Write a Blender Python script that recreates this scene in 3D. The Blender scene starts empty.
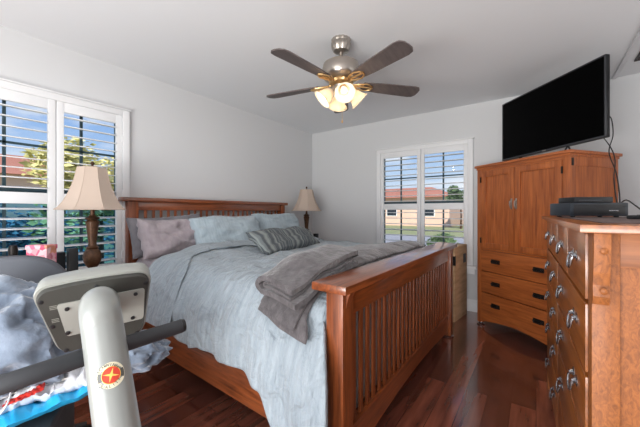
import bpy, bmesh, math, random
from mathutils import Vector, Matrix, noise
PI = math.pi
random.seed(7)
SC = bpy.context.scene
COL = SC.collection

# ------------------------------------------------------------------ camera
CAM_H = 1.17
YAW = math.radians(35.4)
FPX = 304.0
cd = bpy.data.cameras.new('camera'); cam = bpy.data.objects.new('camera', cd); COL.objects.link(cam)
cam.location = (0, 0, CAM_H); cam.rotation_euler = (PI/2, 0, YAW)
cd.sensor_width = 36.0; cd.lens = FPX/640.0*36.0; cd.shift_y = -1.5/640.0
cd.clip_start = 0.02; cd.clip_end = 300
SC.camera = cam

def s2l(r, g, b):
    f = lambda c: (c/255.0/12.92) if c/255.0 <= 0.04045 else ((c/255.0+0.055)/1.055)**2.4
    return (f(r), f(g), f(b), 1.0)

# ------------------------------------------------------------------ world
W = bpy.data.worlds.new('sky'); SC.world = W; W.use_nodes = True
nt = W.node_tree; nt.nodes.clear()
N = nt.nodes.new; L = nt.links.new
wo = N('ShaderNodeOutputWorld'); bg = N('ShaderNodeBackground'); bg.inputs['Strength'].default_value = 0.66
tc = N('ShaderNodeTexCoord'); sp = N('ShaderNodeSeparateXYZ'); L(tc.outputs['Generated'], sp.inputs[0])
rp = N('ShaderNodeValToRGB'); e = rp.color_ramp.elements
e[0].position = 0.0; e[0].color = s2l(222, 230, 238); e[1].position = 0.55; e[1].color = s2l(70, 120, 205)
m1 = e.new(0.12); m1.color = s2l(180, 206, 236)
m2 = e.new(0.28); m2.color = s2l(110, 160, 225)
L(sp.outputs['Z'], rp.inputs['Fac'])
mp = N('ShaderNodeMapping'); mp.inputs['Scale'].default_value = (3, 3, 9); L(tc.outputs['Generated'], mp.inputs[0])
nz = N('ShaderNodeTexNoise'); nz.inputs['Scale'].default_value = 1.6; nz.inputs['Detail'].default_value = 6; L(mp.outputs[0], nz.inputs[0])
cr = N('ShaderNodeValToRGB'); cr.color_ramp.elements[0].position = .48; cr.color_ramp.elements[1].position = .68
L(nz.outputs['Fac'], cr.inputs['Fac'])
mx = N('ShaderNodeMixRGB'); mx.inputs['Color2'].default_value = s2l(236, 240, 244)
L(cr.outputs['Color'], mx.inputs['Fac']); L(rp.outputs['Color'], mx.inputs['Color1'])
L(mx.outputs['Color'], bg.inputs['Color']); L(bg.outputs[0], wo.inputs[0])

# ------------------------------------------------------------------ sun and large lights
def light(name, typ, loc, rot, energy, color=(1, 1, 1), **k):
    d = bpy.data.lights.new(name, typ); d.energy = energy; d.color = color
    for a, b in k.items(): setattr(d, a, b)
    o = bpy.data.objects.new(name, d); o.location = loc; o.rotation_euler = rot; COL.objects.link(o); return o
light('sun', 'SUN', (0, -5, 10), (math.radians(48), 0, math.radians(20)), 3.1, (1, .95, .86), angle=.02)
# added fill light, unseen behind the camera, to brighten the room
light('rear_fill', 'AREA', (-.6, -1.72, 1.25), (math.radians(96), 0, 0), 36, (1, .985, .965), shape='RECTANGLE', size=2.4, size_y=2.1)
# added soft fill, out of view behind the camera, to lift the ceiling
light('ceiling_fill', 'AREA', (-.5, -1.5, .7), (math.radians(127), 0, math.radians(-2)), 48, (1, .99, .98), shape='RECTANGLE', size=2.2, size_y=.8)
light('hall_fill', 'AREA', (1.42, 2.3, 1.5), (math.radians(90), 0, math.radians(90)), 4, (1, .98, .96), shape='RECTANGLE', size=1.6, size_y=1.4)  # added fill light in the hall, out of view; no window there
SC.view_settings.view_transform = 'Standard'; SC.view_settings.look = 'None'
SC.view_settings.gamma = 1.0; SC.view_settings.use_curve_mapping = False
SC.view_settings.exposure = 0.74

# ------------------------------------------------------------------ helpers
SA, CA = math.sin(YAW), math.cos(YAW)
def cp(px, py, d):
    """point seen along a given direction, at depth d metres"""
    l = (px-320)/FPX*d; z = CAM_H+(212-py)/FPX*d
    return Vector((l*CA-d*SA, l*SA+d*CA, z))

class MB:
    def __init__(s): s.bm = bmesh.new()
    def box(s, a, b, bev=0.0, rot=None, seg=2):
        x0, y0, z0 = a; x1, y1, z1 = b
        c = Vector(((x0+x1)/2, (y0+y1)/2, (z0+z1)/2))
        r = bmesh.ops.create_cube(s.bm, size=1.0)
        M = Matrix.Translation(c)
        if rot is not None: M = M @ rot.to_4x4()
        M = M @ Matrix.Diagonal((abs(x1-x0), abs(y1-y0), abs(z1-z0), 1))
        bmesh.ops.transform(s.bm, matrix=M, verts=r['verts'])
        if bev > 0:
            es = list({e for v in r['verts'] for e in v.link_edges})
            bmesh.ops.bevel(s.bm, geom=es, offset=bev, segments=seg, affect='EDGES', profile=.6)
        return s
    def prism(s, poly, z0, z1, M=None, bev=0):
        vb = [s.bm.verts.new((p[0], p[1], z0)) for p in poly]
        vt = [s.bm.verts.new((p[0], p[1], z1)) for p in poly]
        n = len(poly)
        fs = [s.bm.faces.new(vb[::-1]), s.bm.faces.new(vt)]
        for i in range(n): fs.append(s.bm.faces.new((vb[i], vb[(i+1) % n], vt[(i+1) % n], vt[i])))
        bmesh.ops.recalc_face_normals(s.bm, faces=fs)
        if bev:
            r = bmesh.ops.bevel(s.bm, geom=list({e for f in fs for e in f.edges}), offset=bev, segments=2, affect='EDGES', profile=.6)
        if M is not None:
            vs = {v for f in (r['faces'] if bev else fs) for v in f.verts} | {v for v in vb+vt if v.is_valid}
            if bev:
                for f in fs:
                    if f.is_valid: vs |= set(f.verts)
            bmesh.ops.transform(s.bm, matrix=M, verts=list(vs))
        return s
    def lathe(s, prof, seg=24, M=None, ribs=0, ramp=0.0, ang0=0):
        rings = []
        for r, z in prof:
            ring = []
            for i in range(seg):
                a = 2*PI*i/seg+ang0
                rr = r*(1+ramp*math.cos(ribs*a)) if ribs else r
                v = Vector((rr*math.cos(a), rr*math.sin(a), z))
                if M is not None: v = M @ v
                ring.append(s.bm.verts.new(v))
            rings.append(ring)
        for k in range(len(rings)-1):
            for i in range(seg):
                j = (i+1) % seg
                s.bm.faces.new((rings[k][i], rings[k][j], rings[k+1][j], rings[k+1][i]))
        for ring, rad, fl in ((rings[0], prof[0][0], True), (rings[-1], prof[-1][0], False)):
            if rad > 1e-5: s.bm.faces.new(ring[::-1] if fl else ring)
        return s
    def tube(s, pts, rad, seg=10, cap=True, flat=1.0):
        pts = [Vector(p) for p in pts]; n = len(pts)
        rads = rad if isinstance(rad, (list, tuple)) else [rad]*n
        up = Vector((0, 0, 1)); prev = None; rings = []
        for i, p in enumerate(pts):
            t = (pts[min(i+1, n-1)]-pts[max(i-1, 0)]).normalized()
            if prev is None:
                a = t.cross(up)
                if a.length < 1e-3: a = t.cross(Vector((1, 0, 0)))
                a.normalize()
            else:
                a = prev-t*prev.dot(t); a.normalize()
            b = t.cross(a).normalized(); prev = a
            rings.append([s.bm.verts.new(p+(a*math.cos(2*PI*k/seg)+b*math.sin(2*PI*k/seg)*flat)*rads[i]) for k in range(seg)])
        for q in range(n-1):
            for k in range(seg):
                j = (k+1) % seg
                s.bm.faces.new((rings[q][k], rings[q][j], rings[q+1][j], rings[q+1][k]))
        if cap:
            s.bm.faces.new(rings[0][::-1]); s.bm.faces.new(rings[-1])
        return s
    def grid(s, fn, nu, nv, closed_u=False):
        vs = [[s.bm.verts.new(fn(i/(nu-1 if not closed_u else nu), j/(nv-1))) for j in range(nv)] for i in range(nu)]
        for i in range(nu-(0 if closed_u else 1)):
            for j in range(nv-1):
                k = (i+1) % nu
                s.bm.faces.new((vs[i][j], vs[k][j], vs[k][j+1], vs[i][j+1]))
        return s
    def build(s, name, mat, parent=None, ang=35, loc=None, rot=None, fn=None, solid=0, recalc=True, sub=0):
        if fn is not None:
            for v in s.bm.verts: v.co = fn(v.co)
        if recalc: bmesh.ops.recalc_face_normals(s.bm, faces=s.bm.faces)
        me = bpy.data.meshes.new(name); s.bm.to_mesh(me); s.bm.free()
        for p in me.polygons: p.use_smooth = True
        me.set_sharp_from_angle(angle=math.radians(ang))
        if mat is not None: me.materials.append(mat)
        o = bpy.data.objects.new(name, me); COL.objects.link(o)
        if parent is not None: o.parent = parent
        if loc is not None: o.location = loc
        if rot is not None: o.rotation_euler = rot
        if solid:
            md = o.modifiers.new('thickness', 'SOLIDIFY'); md.thickness = solid; md.offset = -1
        if sub:
            md = o.modifiers.new('smooth', 'SUBSURF'); md.levels = sub; md.render_levels = sub
        return o

def tag(o, label=None, cat=None, group=None, kind=None):
    if label: o['label'] = label
    if cat: o['category'] = cat
    if group: o['group'] = group
    if kind: o['kind'] = kind
    return o
def thing(name, loc, rz=0, label=None, cat=None, group=None, kind=None):
    o = bpy.data.objects.new(name, None); COL.objects.link(o); o.empty_display_size = .1
    o.location = loc; o.rotation_euler = (0, 0, rz)
    return tag(o, label, cat, group, kind)
def copy_tree(o, parent=None):
    c = o.copy(); COL.objects.link(c)
    if parent is not None: c.parent = parent
    for ch in [q for q in list(COL.objects) if q.parent == o]: copy_tree(ch, c)
    return c
def fbm(x, y, z, o=4):
    return noise.fractal(Vector((x, y, z)), 1.0, 2.0, o)
def ridge(x, y, z):
    return 1-abs(noise.noise(Vector((x, y, z))))*2
def RM(ax, deg): return Matrix.Rotation(math.radians(deg), 4, ax)
def TM(v): return Matrix.Translation(Vector(v))

# ------------------------------------------------------------------ materials
def mat(name, col, rough=.5, metal=0, bump=None, var=None, coat=0, sheen=0, spec=None, alpha=None, trans=0, sub=0):
    m = bpy.data.materials.new(name); m.use_nodes = True
    nt = m.node_tree; b = nt.nodes['Principled BSDF']
    b.inputs['Base Color'].default_value = col; b.inputs['Roughness'].default_value = rough
    b.inputs['Metallic'].default_value = metal
    if coat: b.inputs['Coat Weight'].default_value = coat; b.inputs['Coat Roughness'].default_value = .15
    if sheen: b.inputs['Sheen Weight'].default_value = sheen; b.inputs['Sheen Roughness'].default_value = .5
    if spec is not None: b.inputs['Specular IOR Level'].default_value = spec
    if trans: b.inputs['Transmission Weight'].default_value = trans
    tc = nt.nodes.new('ShaderNodeTexCoord')
    if var:   # (scale xyz, colour2, low, high)
        sc, c2, lo, hi = var
        mp = nt.nodes.new('ShaderNodeMapping'); mp.inputs['Scale'].default_value = sc
        nz = nt.nodes.new('ShaderNodeTexNoise'); nz.inputs['Scale'].default_value = 1; nz.inputs['Detail'].default_value = 6
        nz.inputs['Roughness'].default_value = .6
        cr = nt.nodes.new('ShaderNodeValToRGB'); cr.color_ramp.elements[0].position = lo; cr.color_ramp.elements[1].position = hi
        cr.color_ramp.elements[0].color = col; cr.color_ramp.elements[1].color = c2
        nt.links.new(tc.outputs['Object'], mp.inputs[0]); nt.links.new(mp.outputs[0], nz.inputs[0])
        nt.links.new(nz.outputs['Fac'], cr.inputs['Fac']); nt.links.new(cr.outputs['Color'], b.inputs['Base Color'])
    if bump:  # (scale xyz, strength, distance)
        sc, st, di = bump
        mp = nt.nodes.new('ShaderNodeMapping'); mp.inputs['Scale'].default_value = sc
        nz = nt.nodes.new('ShaderNodeTexNoise'); nz.inputs['Scale'].default_value = 1; nz.inputs['Detail'].default_value = 5
        bp = nt.nodes.new('ShaderNodeBump'); bp.inputs['Strength'].default_value = st; bp.inputs['Distance'].default_value = di
        nt.links.new(tc.outputs['Object'], mp.inputs[0]); nt.links.new(mp.outputs[0], nz.inputs[0])
        nt.links.new(nz.outputs['Fac'], bp.inputs['Height']); nt.links.new(bp.outputs[0], b.inputs['Normal'])
    return m
def wood(name, c1, c2, axis='z', rough=.38, coat=.25, a=3.5, k=52, dis=.5):
    sc = {'x': (a, k, k), 'y': (k, a, k), 'z': (k, k, a)}[axis]
    m = mat(name, c1, rough, var=(sc, c2, .33, .72), coat=coat, bump=((sc[0]*2.5, sc[1]*2.5, sc[2]*2.5), .12, .002))
    [setattr(n.inputs['Distortion'], 'default_value', dis) for n in m.node_tree.nodes if n.type == 'TEX_NOISE']
    return m
CH1, CH2 = s2l(182, 102, 50), s2l(126, 62, 28)
M = {}
M['cherry_x'] = wood('cherry_grain_along_x', CH1, CH2, 'x')
M['cherry_y'] = wood('cherry_grain_along_y', CH1, CH2, 'y')
M['cherry_z'] = wood('cherry_grain_upright', CH1, CH2, 'z')
D1, D2 = s2l(152, 80, 40), s2l(84, 40, 20)
M['bed_x'] = wood('bed_wood_along_x', D1, D2, 'x')
M['bed_y'] = wood('bed_wood_along_y', D1, D2, 'y', rough=.3, coat=.9)
M['bed_z'] = wood('bed_wood_upright', D1, D2, 'z')
O1, O2 = s2l(160, 94, 42), s2l(110, 60, 24)
M['oak_y'] = wood('dresser_wood_along_y', O1, O2, 'y', rough=.32, coat=.4)
M['oak_z'] = wood('dresser_wood_upright', O1, O2, 'z', a=45, k=95, dis=1.4, rough=.55, coat=.05)
M['oak_x'] = wood('dresser_wood_along_x', O1, O2, 'x', rough=.55, coat=.05)
M['wall'] = mat('wall_paint', s2l(212, 213, 215), .85, bump=((60, 60, 60), .05, .002))
M['ceil'] = mat('ceiling_paint', s2l(230, 232, 235), .9, bump=((90, 90, 90), .06, .002))
M['white'] = mat('white_trim_paint', s2l(232, 233, 235), .4)
M['louver'] = mat('white_louver_paint', s2l(226, 228, 230), .45)
M['frame_dark'] = mat('dark_window_bar', s2l(60, 84, 92), .5)
M['bronze'] = mat('lamp_bronze', s2l(96, 66, 44), .42, .35, var=((30, 30, 30), s2l(58, 38, 26), .4, .7))
M['shade'] = mat('lamp_shade_linen', s2l(192, 174, 160), .85, bump=((240, 240, 240), .15, .001))
M['nickel'] = mat('brushed_nickel', s2l(176, 168, 160), .3, .95)
M['pewter'] = mat('pewter_pull', s2l(165, 166, 170), .22, .95)
M['iron'] = mat('black_iron_pull', s2l(48, 44, 42), .4, .7)
M['blade'] = mat('fan_blade_laminate', s2l(98, 88, 86), .45, var=((40, 4, 40), s2l(76, 68, 68), .35, .7))
M['blackp'] = mat('black_plastic', s2l(26, 27, 30), .35)
M['screen'] = mat('tv_screen_glass', (0.0005, 0.0005, 0.0006, 1), .3, spec=.04)
M['silverp'] = mat('silver_plastic', s2l(152, 154, 148), .35, .15, coat=.3)
M['greyp'] = mat('dark_grey_plastic', s2l(52, 52, 48), .5)
M['tubegrey'] = mat('pale_grey_enamel', s2l(140, 143, 140), .3, .1, coat=.4)
M['foam'] = mat('charcoal_foam_grip', s2l(48, 50, 54), .6, bump=((300, 300, 300), .2, .001))
M['card'] = mat('cardboard', s2l(232, 196, 154), .8, var=((3, 3, 20), s2l(190, 150, 112), .3, .7))
M['mesh'] = mat('grey_chair_fabric', s2l(86, 89, 96), .85, bump=((500, 500, 500), .4, .001))
M['bin'] = mat('charcoal_bin_plastic', s2l(66, 68, 70), .6)
M['blue'] = mat('bright_blue_bag', s2l(28, 160, 214), .4, bump=((14, 14, 14), .5, .01))
M['bag'] = mat('white_plastic_film', s2l(214, 216, 222), .25, bump=((22, 22, 22), .7, .012), coat=.3)
M['paper'] = mat('printed_paper', s2l(220, 218, 212), .5)
M['red'] = mat('red_printed_wrapper', s2l(186, 44, 34), .4)
M['rubber'] = mat('cable_rubber', s2l(20, 20, 22), .5)
M['navy'] = mat('router_plastic', s2l(40, 46, 54), .35)

def floor_mat():
    m = bpy.data.materials.new('dark_red_plank_floor'); m.use_nodes = True
    nt = m.node_tree; b = nt.nodes['Principled BSDF']; N = nt.nodes.new; L = nt.links.new
    tc = N('ShaderNodeTexCoord'); mp = N('ShaderNodeMapping'); mp.inputs['Rotation'].default_value = (0, 0, PI/2)
    L(tc.outputs['Object'], mp.inputs[0])
    br = N('ShaderNodeTexBrick'); br.offset = .37; br.offset_frequency = 2
    br.inputs['Scale'].default_value = 1; br.inputs['Brick Width'].default_value = 1.1; br.inputs['Row Height'].default_value = .125
    br.inputs['Mortar Size'].default_value = .0018; br.inputs['Mortar Smooth'].default_value = .3
    br.inputs['Color1'].default_value = s2l(150, 88, 70); br.inputs['Color2'].default_value = s2l(88, 48, 40)
    br.inputs['Mortar'].default_value = s2l(26, 12, 12); br.inputs['Bias'].default_value = 0
    L(mp.outputs[0], br.inputs[0])
    mp2 = N('ShaderNodeMapping'); mp2.inputs['Scale'].default_value = (22, 2.2, 22); L(tc.outputs['Object'], mp2.inputs[0])
    nz = N('ShaderNodeTexNoise'); nz.inputs['Scale'].default_value = 1; nz.inputs['Detail'].default_value = 7; L(mp2.outputs[0], nz.inputs[0])
    cr = N('ShaderNodeValToRGB'); cr.color_ramp.elements[0].position = .3; cr.color_ramp.elements[0].color = (.45, .45, .45, 1)
    cr.color_ramp.elements[1].position = .75; cr.color_ramp.elements[1].color = (1.35, 1.3, 1.25, 1)
    L(nz.outputs['Fac'], cr.inputs['Fac'])
    mx = N('ShaderNodeMixRGB'); mx.blend_type = 'MULTIPLY'; mx.inputs['Fac'].default_value = 1
    L(br.outputs['Color'], mx.inputs['Color1']); L(cr.outputs['Color'], mx.inputs['Color2']); L(mx.outputs[0], b.inputs['Base Color'])
    b.inputs['Roughness'].default_value = .26; b.inputs['Coat Weight'].default_value = 1; b.inputs['Coat Roughness'].default_value = .1; b.inputs['Coat IOR'].default_value = 1.6
    bp = N('ShaderNodeBump'); bp.inputs['Strength'].default_value = .25; bp.inputs['Distance'].default_value = .002
    iv = N('ShaderNodeMath'); iv.operation = 'SUBTRACT'; iv.inputs[0].default_value = 1; L(br.outputs['Fac'], iv.inputs[1])
    ad = N('ShaderNodeMath'); ad.operation = 'ADD'; L(iv.outputs[0], ad.inputs[0])
    ml = N('ShaderNodeMath'); ml.operation = 'MULTIPLY'; ml.inputs[1].default_value = .35; L(nz.outputs['Fac'], ml.inputs[0]); L(ml.outputs[0], ad.inputs[1])
    L(ad.outputs[0], bp.inputs['Height']); L(bp.outputs[0], b.inputs['Normal'])
    return m
M['floor'] = floor_mat()

def cloth(name, c1, c2, sx=(6, 60, 60), wr=.35, dist=.01, sheen=.2):
    """woven cloth: streaky tint and crinkle"""
    m = mat(name, c1, .9, var=(sx, c2, .35, .7), sheen=sheen)
    nt = m.node_tree; b = nt.nodes['Principled BSDF']; N = nt.nodes.new; L = nt.links.new
    tc = N('ShaderNodeTexCoord')
    mp = N('ShaderNodeMapping'); mp.inputs['Scale'].default_value = sx; L(tc.outputs['Object'], mp.inputs[0])
    n1 = N('ShaderNodeTexNoise'); n1.inputs['Scale'].default_value = 1.3; n1.inputs['Detail'].default_value = 5; L(mp.outputs[0], n1.inputs[0])
    n2 = N('ShaderNodeTexNoise'); n2.inputs['Scale'].default_value = 9; n2.inputs['Detail'].default_value = 5; n2.inputs['Distortion'].default_value = 1.2; L(tc.outputs['Object'], n2.inputs[0])
    ad = N('ShaderNodeMath'); ad.operation = 'MULTIPLY_ADD'; ad.inputs[1].default_value = .5; L(n1.outputs['Fac'], ad.inputs[0]); L(n2.outputs['Fac'], ad.inputs[2])
    bp = N('ShaderNodeBump'); bp.inputs['Strength'].default_value = wr; bp.inputs['Distance'].default_value = dist
    L(ad.outputs[0], bp.inputs['Height']); L(bp.outputs[0], b.inputs['Normal'])
    return m
M['duvet'] = cloth('pale_blue_grey_duvet', s2l(160, 171, 179), s2l(137, 149, 158), (40, 5, 5), .9, .04)
M['bluecase'] = cloth('pale_blue_pillowcase', s2l(176, 190, 198), s2l(154, 170, 180), (60, 6, 40), .5, .012)
M['lav'] = cloth('lavender_grey_sheet', s2l(170, 160, 164), s2l(154, 143, 149), (30, 10, 20), .5, .012)
M['darklav'] = cloth('dark_grey_pillowcase', s2l(134, 132, 138), s2l(118, 116, 122), (30, 10, 20), .5, .012)
M['throw'] = cloth('grey_plush_throw', s2l(92, 87, 89), s2l(66, 62, 64), (24, 24, 24), 1, .012, sheen=.5)
M['pile'] = cloth('blue_grey_fleece', s2l(118, 130, 146), s2l(84, 96, 113), (12, 12, 12), .8, .012, sheen=.5)

def stripe_mat():
    m = mat('grey_striped_cushion_cloth', s2l(120, 126, 128), .85, bump=((50, 50, 50), .3, .004))
    nt = m.node_tree; b = nt.nodes['Principled BSDF']; N = nt.nodes.new; L = nt.links.new
    tc = N('ShaderNodeTexCoord'); sp = N('ShaderNodeSeparateXYZ'); L(tc.outputs['Object'], sp.inputs[0])
    ml = N('ShaderNodeMath'); ml.operation = 'MULTIPLY_ADD'; ml.inputs[1].default_value = 3.1; ml.inputs[2].default_value = .52; L(sp.outputs['X'], ml.inputs[0])
    cr = N('ShaderNodeValToRGB'); cr.color_ramp.interpolation = 'CONSTANT'; el = cr.color_ramp.elements
    a, d, c = s2l(112, 119, 121), s2l(82, 88, 93), s2l(136, 143, 141)
    el[0].position = 0; el[0].color = d; el[1].position = .1; el[1].color = a
    for p, q in ((.14, d), (.18, a), (.22, d), (.27, c), (.3, a), (.36, d), (.44, a), (.47, c), (.52, c), (.55, a), (.6, d), (.7, a), (.74, c), (.78, d), (.84, a), (.88, d), (.93, a)):
        x = el.new(p); x.color = q
    fr = N('ShaderNodeMath'); fr.operation = 'FRACT'; L(ml.outputs[0], fr.inputs[0]); L(fr.outputs[0], cr.inputs['Fac']); L(cr.outputs['Color'], b.inputs['Base Color'])
    return m
M['stripe'] = stripe_mat()

def glass_mat(name, tint=(1, 1, 1, 1)):
    m = bpy.data.materials.new(name); m.use_nodes = True; nt = m.node_tree; nt.nodes.clear(); N = nt.nodes.new; L = nt.links.new
    o = N('ShaderNodeOutputMaterial'); t = N('ShaderNodeBsdfTransparent'); t.inputs[0].default_value = tint
    g = N('ShaderNodeBsdfGlossy'); g.inputs['Roughness'].default_value = .02; mx = N('ShaderNodeMixShader')
    fr = N('ShaderNodeFresnel'); fr.inputs['IOR'].default_value = 1.3
    L(fr.outputs[0], mx.inputs[0]); L(t.outputs[0], mx.inputs[1]); L(g.outputs[0], mx.inputs[2]); L(mx.outputs[0], o.inputs[0])
    return m
M['glass'] = glass_mat('window_glass'); M['tint'] = glass_mat('blue_tinted_glass', (.45, .72, .88, 1))

def shade_glass():
    m = bpy.data.materials.new('frosted_lit_glass'); m.use_nodes = True; nt = m.node_tree; nt.nodes.clear(); N = nt.nodes.new; L = nt.links.new
    o = N('ShaderNodeOutputMaterial'); d = N('ShaderNodeBsdfDiffuse'); d.inputs[0].default_value = (.72, .64, .54, 1)
    t = N('ShaderNodeBsdfTranslucent'); t.inputs[0].default_value = (.84, .76, .64, 1)
    em = N('ShaderNodeEmission'); em.inputs[0].default_value = (1, .86, .66, 1); em.inputs[1].default_value = .05
    mx = N('ShaderNodeMixShader'); mx.inputs[0].default_value = .5; ad = N('ShaderNodeAddShader')
    L(d.outputs[0], mx.inputs[1]); L(t.outputs[0], mx.inputs[2]); L(mx.outputs[0], ad.inputs[0]); L(em.outputs[0], ad.inputs[1]); L(ad.outputs[0], o.inputs[0])
    return m
M['fanglass'] = shade_glass()
def emis(name, c, s):
    m = bpy.data.materials.new(name); m.use_nodes = True; nt = m.node_tree; b = nt.nodes['Principled BSDF']
    b.inputs['Base Color'].default_value = c; b.inputs['Emission Color'].default_value = c; b.inputs['Emission Strength'].default_value = s; return m
M['bulb'] = emis('glowing_bulb', (1, .82, .58, 1), .9)

# ------------------------------------------------------------------ room shell
XL, YB, ZC = -2.97, 3.96, 2.44
XR, YF = 1.5, -1.8
def struct(name, mb, m, parent=None, **k):
    o = mb.build(name, m, parent, **k)
    if parent is None: o['kind'] = 'structure'
    return o
b = MB(); b.box((XL-.15, YF-.15, -.12), (XR+.15, YB+.15, 0)); struct('floor', b, M['floor'])
b = MB(); b.box((XL-.15, YF-.15, ZC), (XR+.15, YB+.15, ZC+.12)); struct('ceiling', b, M['ceil'])
# left wall with a shuttered window, Y from -0.22 to 1.20
LW = (-.22, 1.2, .62, 2.03)
b = MB(); T = .15
b.box((XL-T, YF-.15, 0), (XL, LW[0], ZC)); b.box((XL-T, LW[1], 0), (XL, YB, ZC))
b.box((XL-T, LW[0], 0), (XL, LW[1], LW[2])); b.box((XL-T, LW[0], LW[3]), (XL, LW[1], ZC)); struct('wall_left', b, M['wall'])
BW = (-1.80, -.62, .56, 2.0)
b = MB()
b.box((XL-T, YB, 0), (BW[0], YB+T, ZC)); b.box((BW[1], YB, 0), (XR+T, YB+T, ZC))
b.box((BW[0], YB, 0), (BW[1], YB+T, BW[2])); b.box((BW[0], YB, BW[3]), (BW[1], YB+T, ZC)); struct('wall_back', b, M['wall'])
b = MB(); b.box((XR, YF-.15, 0), (XR+T, YB, ZC)); struct('wall_right', b, M['wall'])
# unseen wall behind the camera; its wide opening is added to admit light
b = MB(); b.box((XL-T, YF-T, 0), (-2.65, YF, ZC)); b.box((.65, YF-T, 0), (XR+T, YF, ZC)); b.box((-2.65, YF-T, 2.3), (.65, YF, ZC)); struct('wall_front', b, M['wall'])
b = MB(); b.box((.585, YF, ZC-.014), (.62, YB, ZC), .004); struct('trim_1', b, M['ceil'])
def baseboard(name, a, c, nx, ny):
    b = MB(); p = Vector(a); q = Vector(c); n = Vector((nx, ny))
    for (t, z0, z1) in ((.016, 0, .1), (.011, .1, .125), (.006, .125, .14)):
        r = q+n*t
        b.box((min(p.x, r.x), min(p.y, r.y), z0), (max(p.x, r.x), max(p.y, r.y), z1), .002)
    struct(name, b, M['white'])
baseboard('baseboard_back', (XL, YB), (XR, YB), 0, -1)
baseboard('baseboard_left', (XL, YF), (XL, YB), 1, 0)
baseboard('baseboard_right', (XR, YF), (XR, YB), -1, 0)

# ------------------------------------------------------------------ windows with plantation shutters
# built in a local frame: x along the wall, y towards the room, z up
def shuttered_window(name, wid, z0, z1, npan, rail, loc, rz, open_deg, low_tint):
    w = thing(name, loc, rz, kind='structure')
    b = MB(); c = .055
    b.box((-.02, 0, z0-.02), (c-.02, .035, z1+.03), .005); b.box((wid-c+.02, 0, z0-.02), (wid+.02, .035, z1+.03), .005)
    b.box((c-.02, 0, z1-.02), (wid-c+.02, .034, z1+.03), .004); b.box((-.03, 0, z1+.0302), (wid+.03, .045, z1+.042), .003)
    b.box((c-.02, 0, z0-.02), (wid-c+.02, .035, z0+.03), .005)
    b.build('window_casing', M['white'], w)
    b = MB(); b.box((-.06, 0, z0-.055), (wid+.06, .075, z0-.02), .008); b.box((-.035, 0, z0-.12), (wid+.035, .02, z0-.055), .004)
    b.build('window_sill', M['white'], w)
    b = MB(); b.box((.0, -.13, z0), (.015, 0, z1)); b.box((wid-.015, -.13, z0), (wid, 0, z1)); b.box((0, -.13, z0), (wid, 0, z0+.015)); b.box((0, -.13, z1-.015), (wid, 0, z1))
    b.build('window_reveal', M['white'], w)
    pw = (wid-2*(c-.02))/npan; xs = c-.02
    for k in range(npan):
        x0 = xs+k*pw+.002; x1 = xs+(k+1)*pw-.002; st = .045
        b = MB(); a0, a1 = z0+.03, z1-.02
        b.box((x0, -.002, a0), (x0+st, .026, a1), .003); b.box((x1-st, -.002, a0), (x1, .026, a1), .003)
        b.box((x0+st, 0, a1-.075), (x1-st, .024, a1), .003); b.box((x0+st, 0, a0), (x1-st, .024, a0+.085), .003)
        b.box((x0+st, 0, rail-.04), (x1-st, .024, rail+.04), .003)
        p = b.build('shutter_panel', M['white'], w)
        b = MB()
        for (q0, q1) in ((a0+.085, rail-.04), (rail+.04, a1-.075)):
            n = max(1, round((q1-q0)/.072)); dz = (q1-q0)/n
            for i in range(n):
                z = q0+dz*(i+.5)
                b.box((x0+st+.002, -.022, z-.004), (x1-st-.002, .042, z+.004), .003, rot=Matrix.Rotation(math.radians(open_deg), 3, 'X'))
        b.build('louvers', M['louver'], p)
        b = MB()
        hx = x0+.001 if k == 0 else x1-.001
        for z in (a0+.15, a1-.2, (a0+a1)/2): b.box((hx-.006, .02, z-.03), (hx+.006, .034, z+.03), .002)
        b.build('hinge', M['white'], p)
    # sash outside the shutters
    b = MB(); s = .03
    for (q0, q1) in ((z0+.015, (z0+z1)/2), ((z0+z1)/2, z1-.015)):
        b.box((.015, -.125, q0), (wid-.015, -.1, q0+s)); b.box((.015, -.125, q1-s), (wid-.015, -.1, q1))
        b.box((.015, -.125, q0), (.015+s, -.1, q1)); b.box((wid-.015-s, -.125, q0), (wid-.015, -.1, q1))
        zz = (q0+q1)/2
        b.box((.015, -.122, zz-.008), (wid-.015, -.104, zz+.008))
        for k in range(npan):
            xm = xs+(k+.5)*pw+.03
            b.box((xm-.009, -.122, q0), (xm+.009, -.104, q1))
    b.build('window_frame', M['frame_dark'], w)
    zm = (z0+z1)/2
    b = MB(); b.box((.02, -.116, zm), (wid-.02, -.112, z1-.02)); b.build('pane', M['glass'], w)
    b = MB(); b.box((.02, -.116, z0+.02), (wid-.02, -.112, zm)); b.build('pane', M['tint'] if low_tint else M['glass'], w)
    return w
# left wall: local x -> world -Y ; local y (room) -> world +X
shuttered_window('window_1', LW[1]-LW[0], LW[2], LW[3], 3, 1.27, (XL, LW[1], 0), -PI/2, -7, True)
# back wall: local x -> world -X ; local y -> world -Y
shuttered_window('window_2', BW[1]-BW[0], BW[2], BW[3], 2, 1.24, (BW[1], YB, 0), PI, -1, False)

# ceiling vent in the hall ceiling
t = thing('ceiling_vent', (.67, 3.28, ZC), 0, 'dark slotted air vent in the ceiling at right edge', 'vent')
b = MB(); b.box((0, 0, -.012), (.3, .015, 0)); b.box((0, .305, -.012), (.3, .32, 0)); b.box((0, 0, -.012), (.015, .32, 0)); b.box((.285, 0, -.012), (.3, .32, 0)); b.build('vent_frame', M['iron'], t)
b = MB()
for i in range(12): b.box((.015, .02+i*.024, -.010), (.285, .034+i*.024, -.003), 0, rot=Matrix.Rotation(.5, 3, 'X'))
b.build('slats', M['iron'], t)

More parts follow.
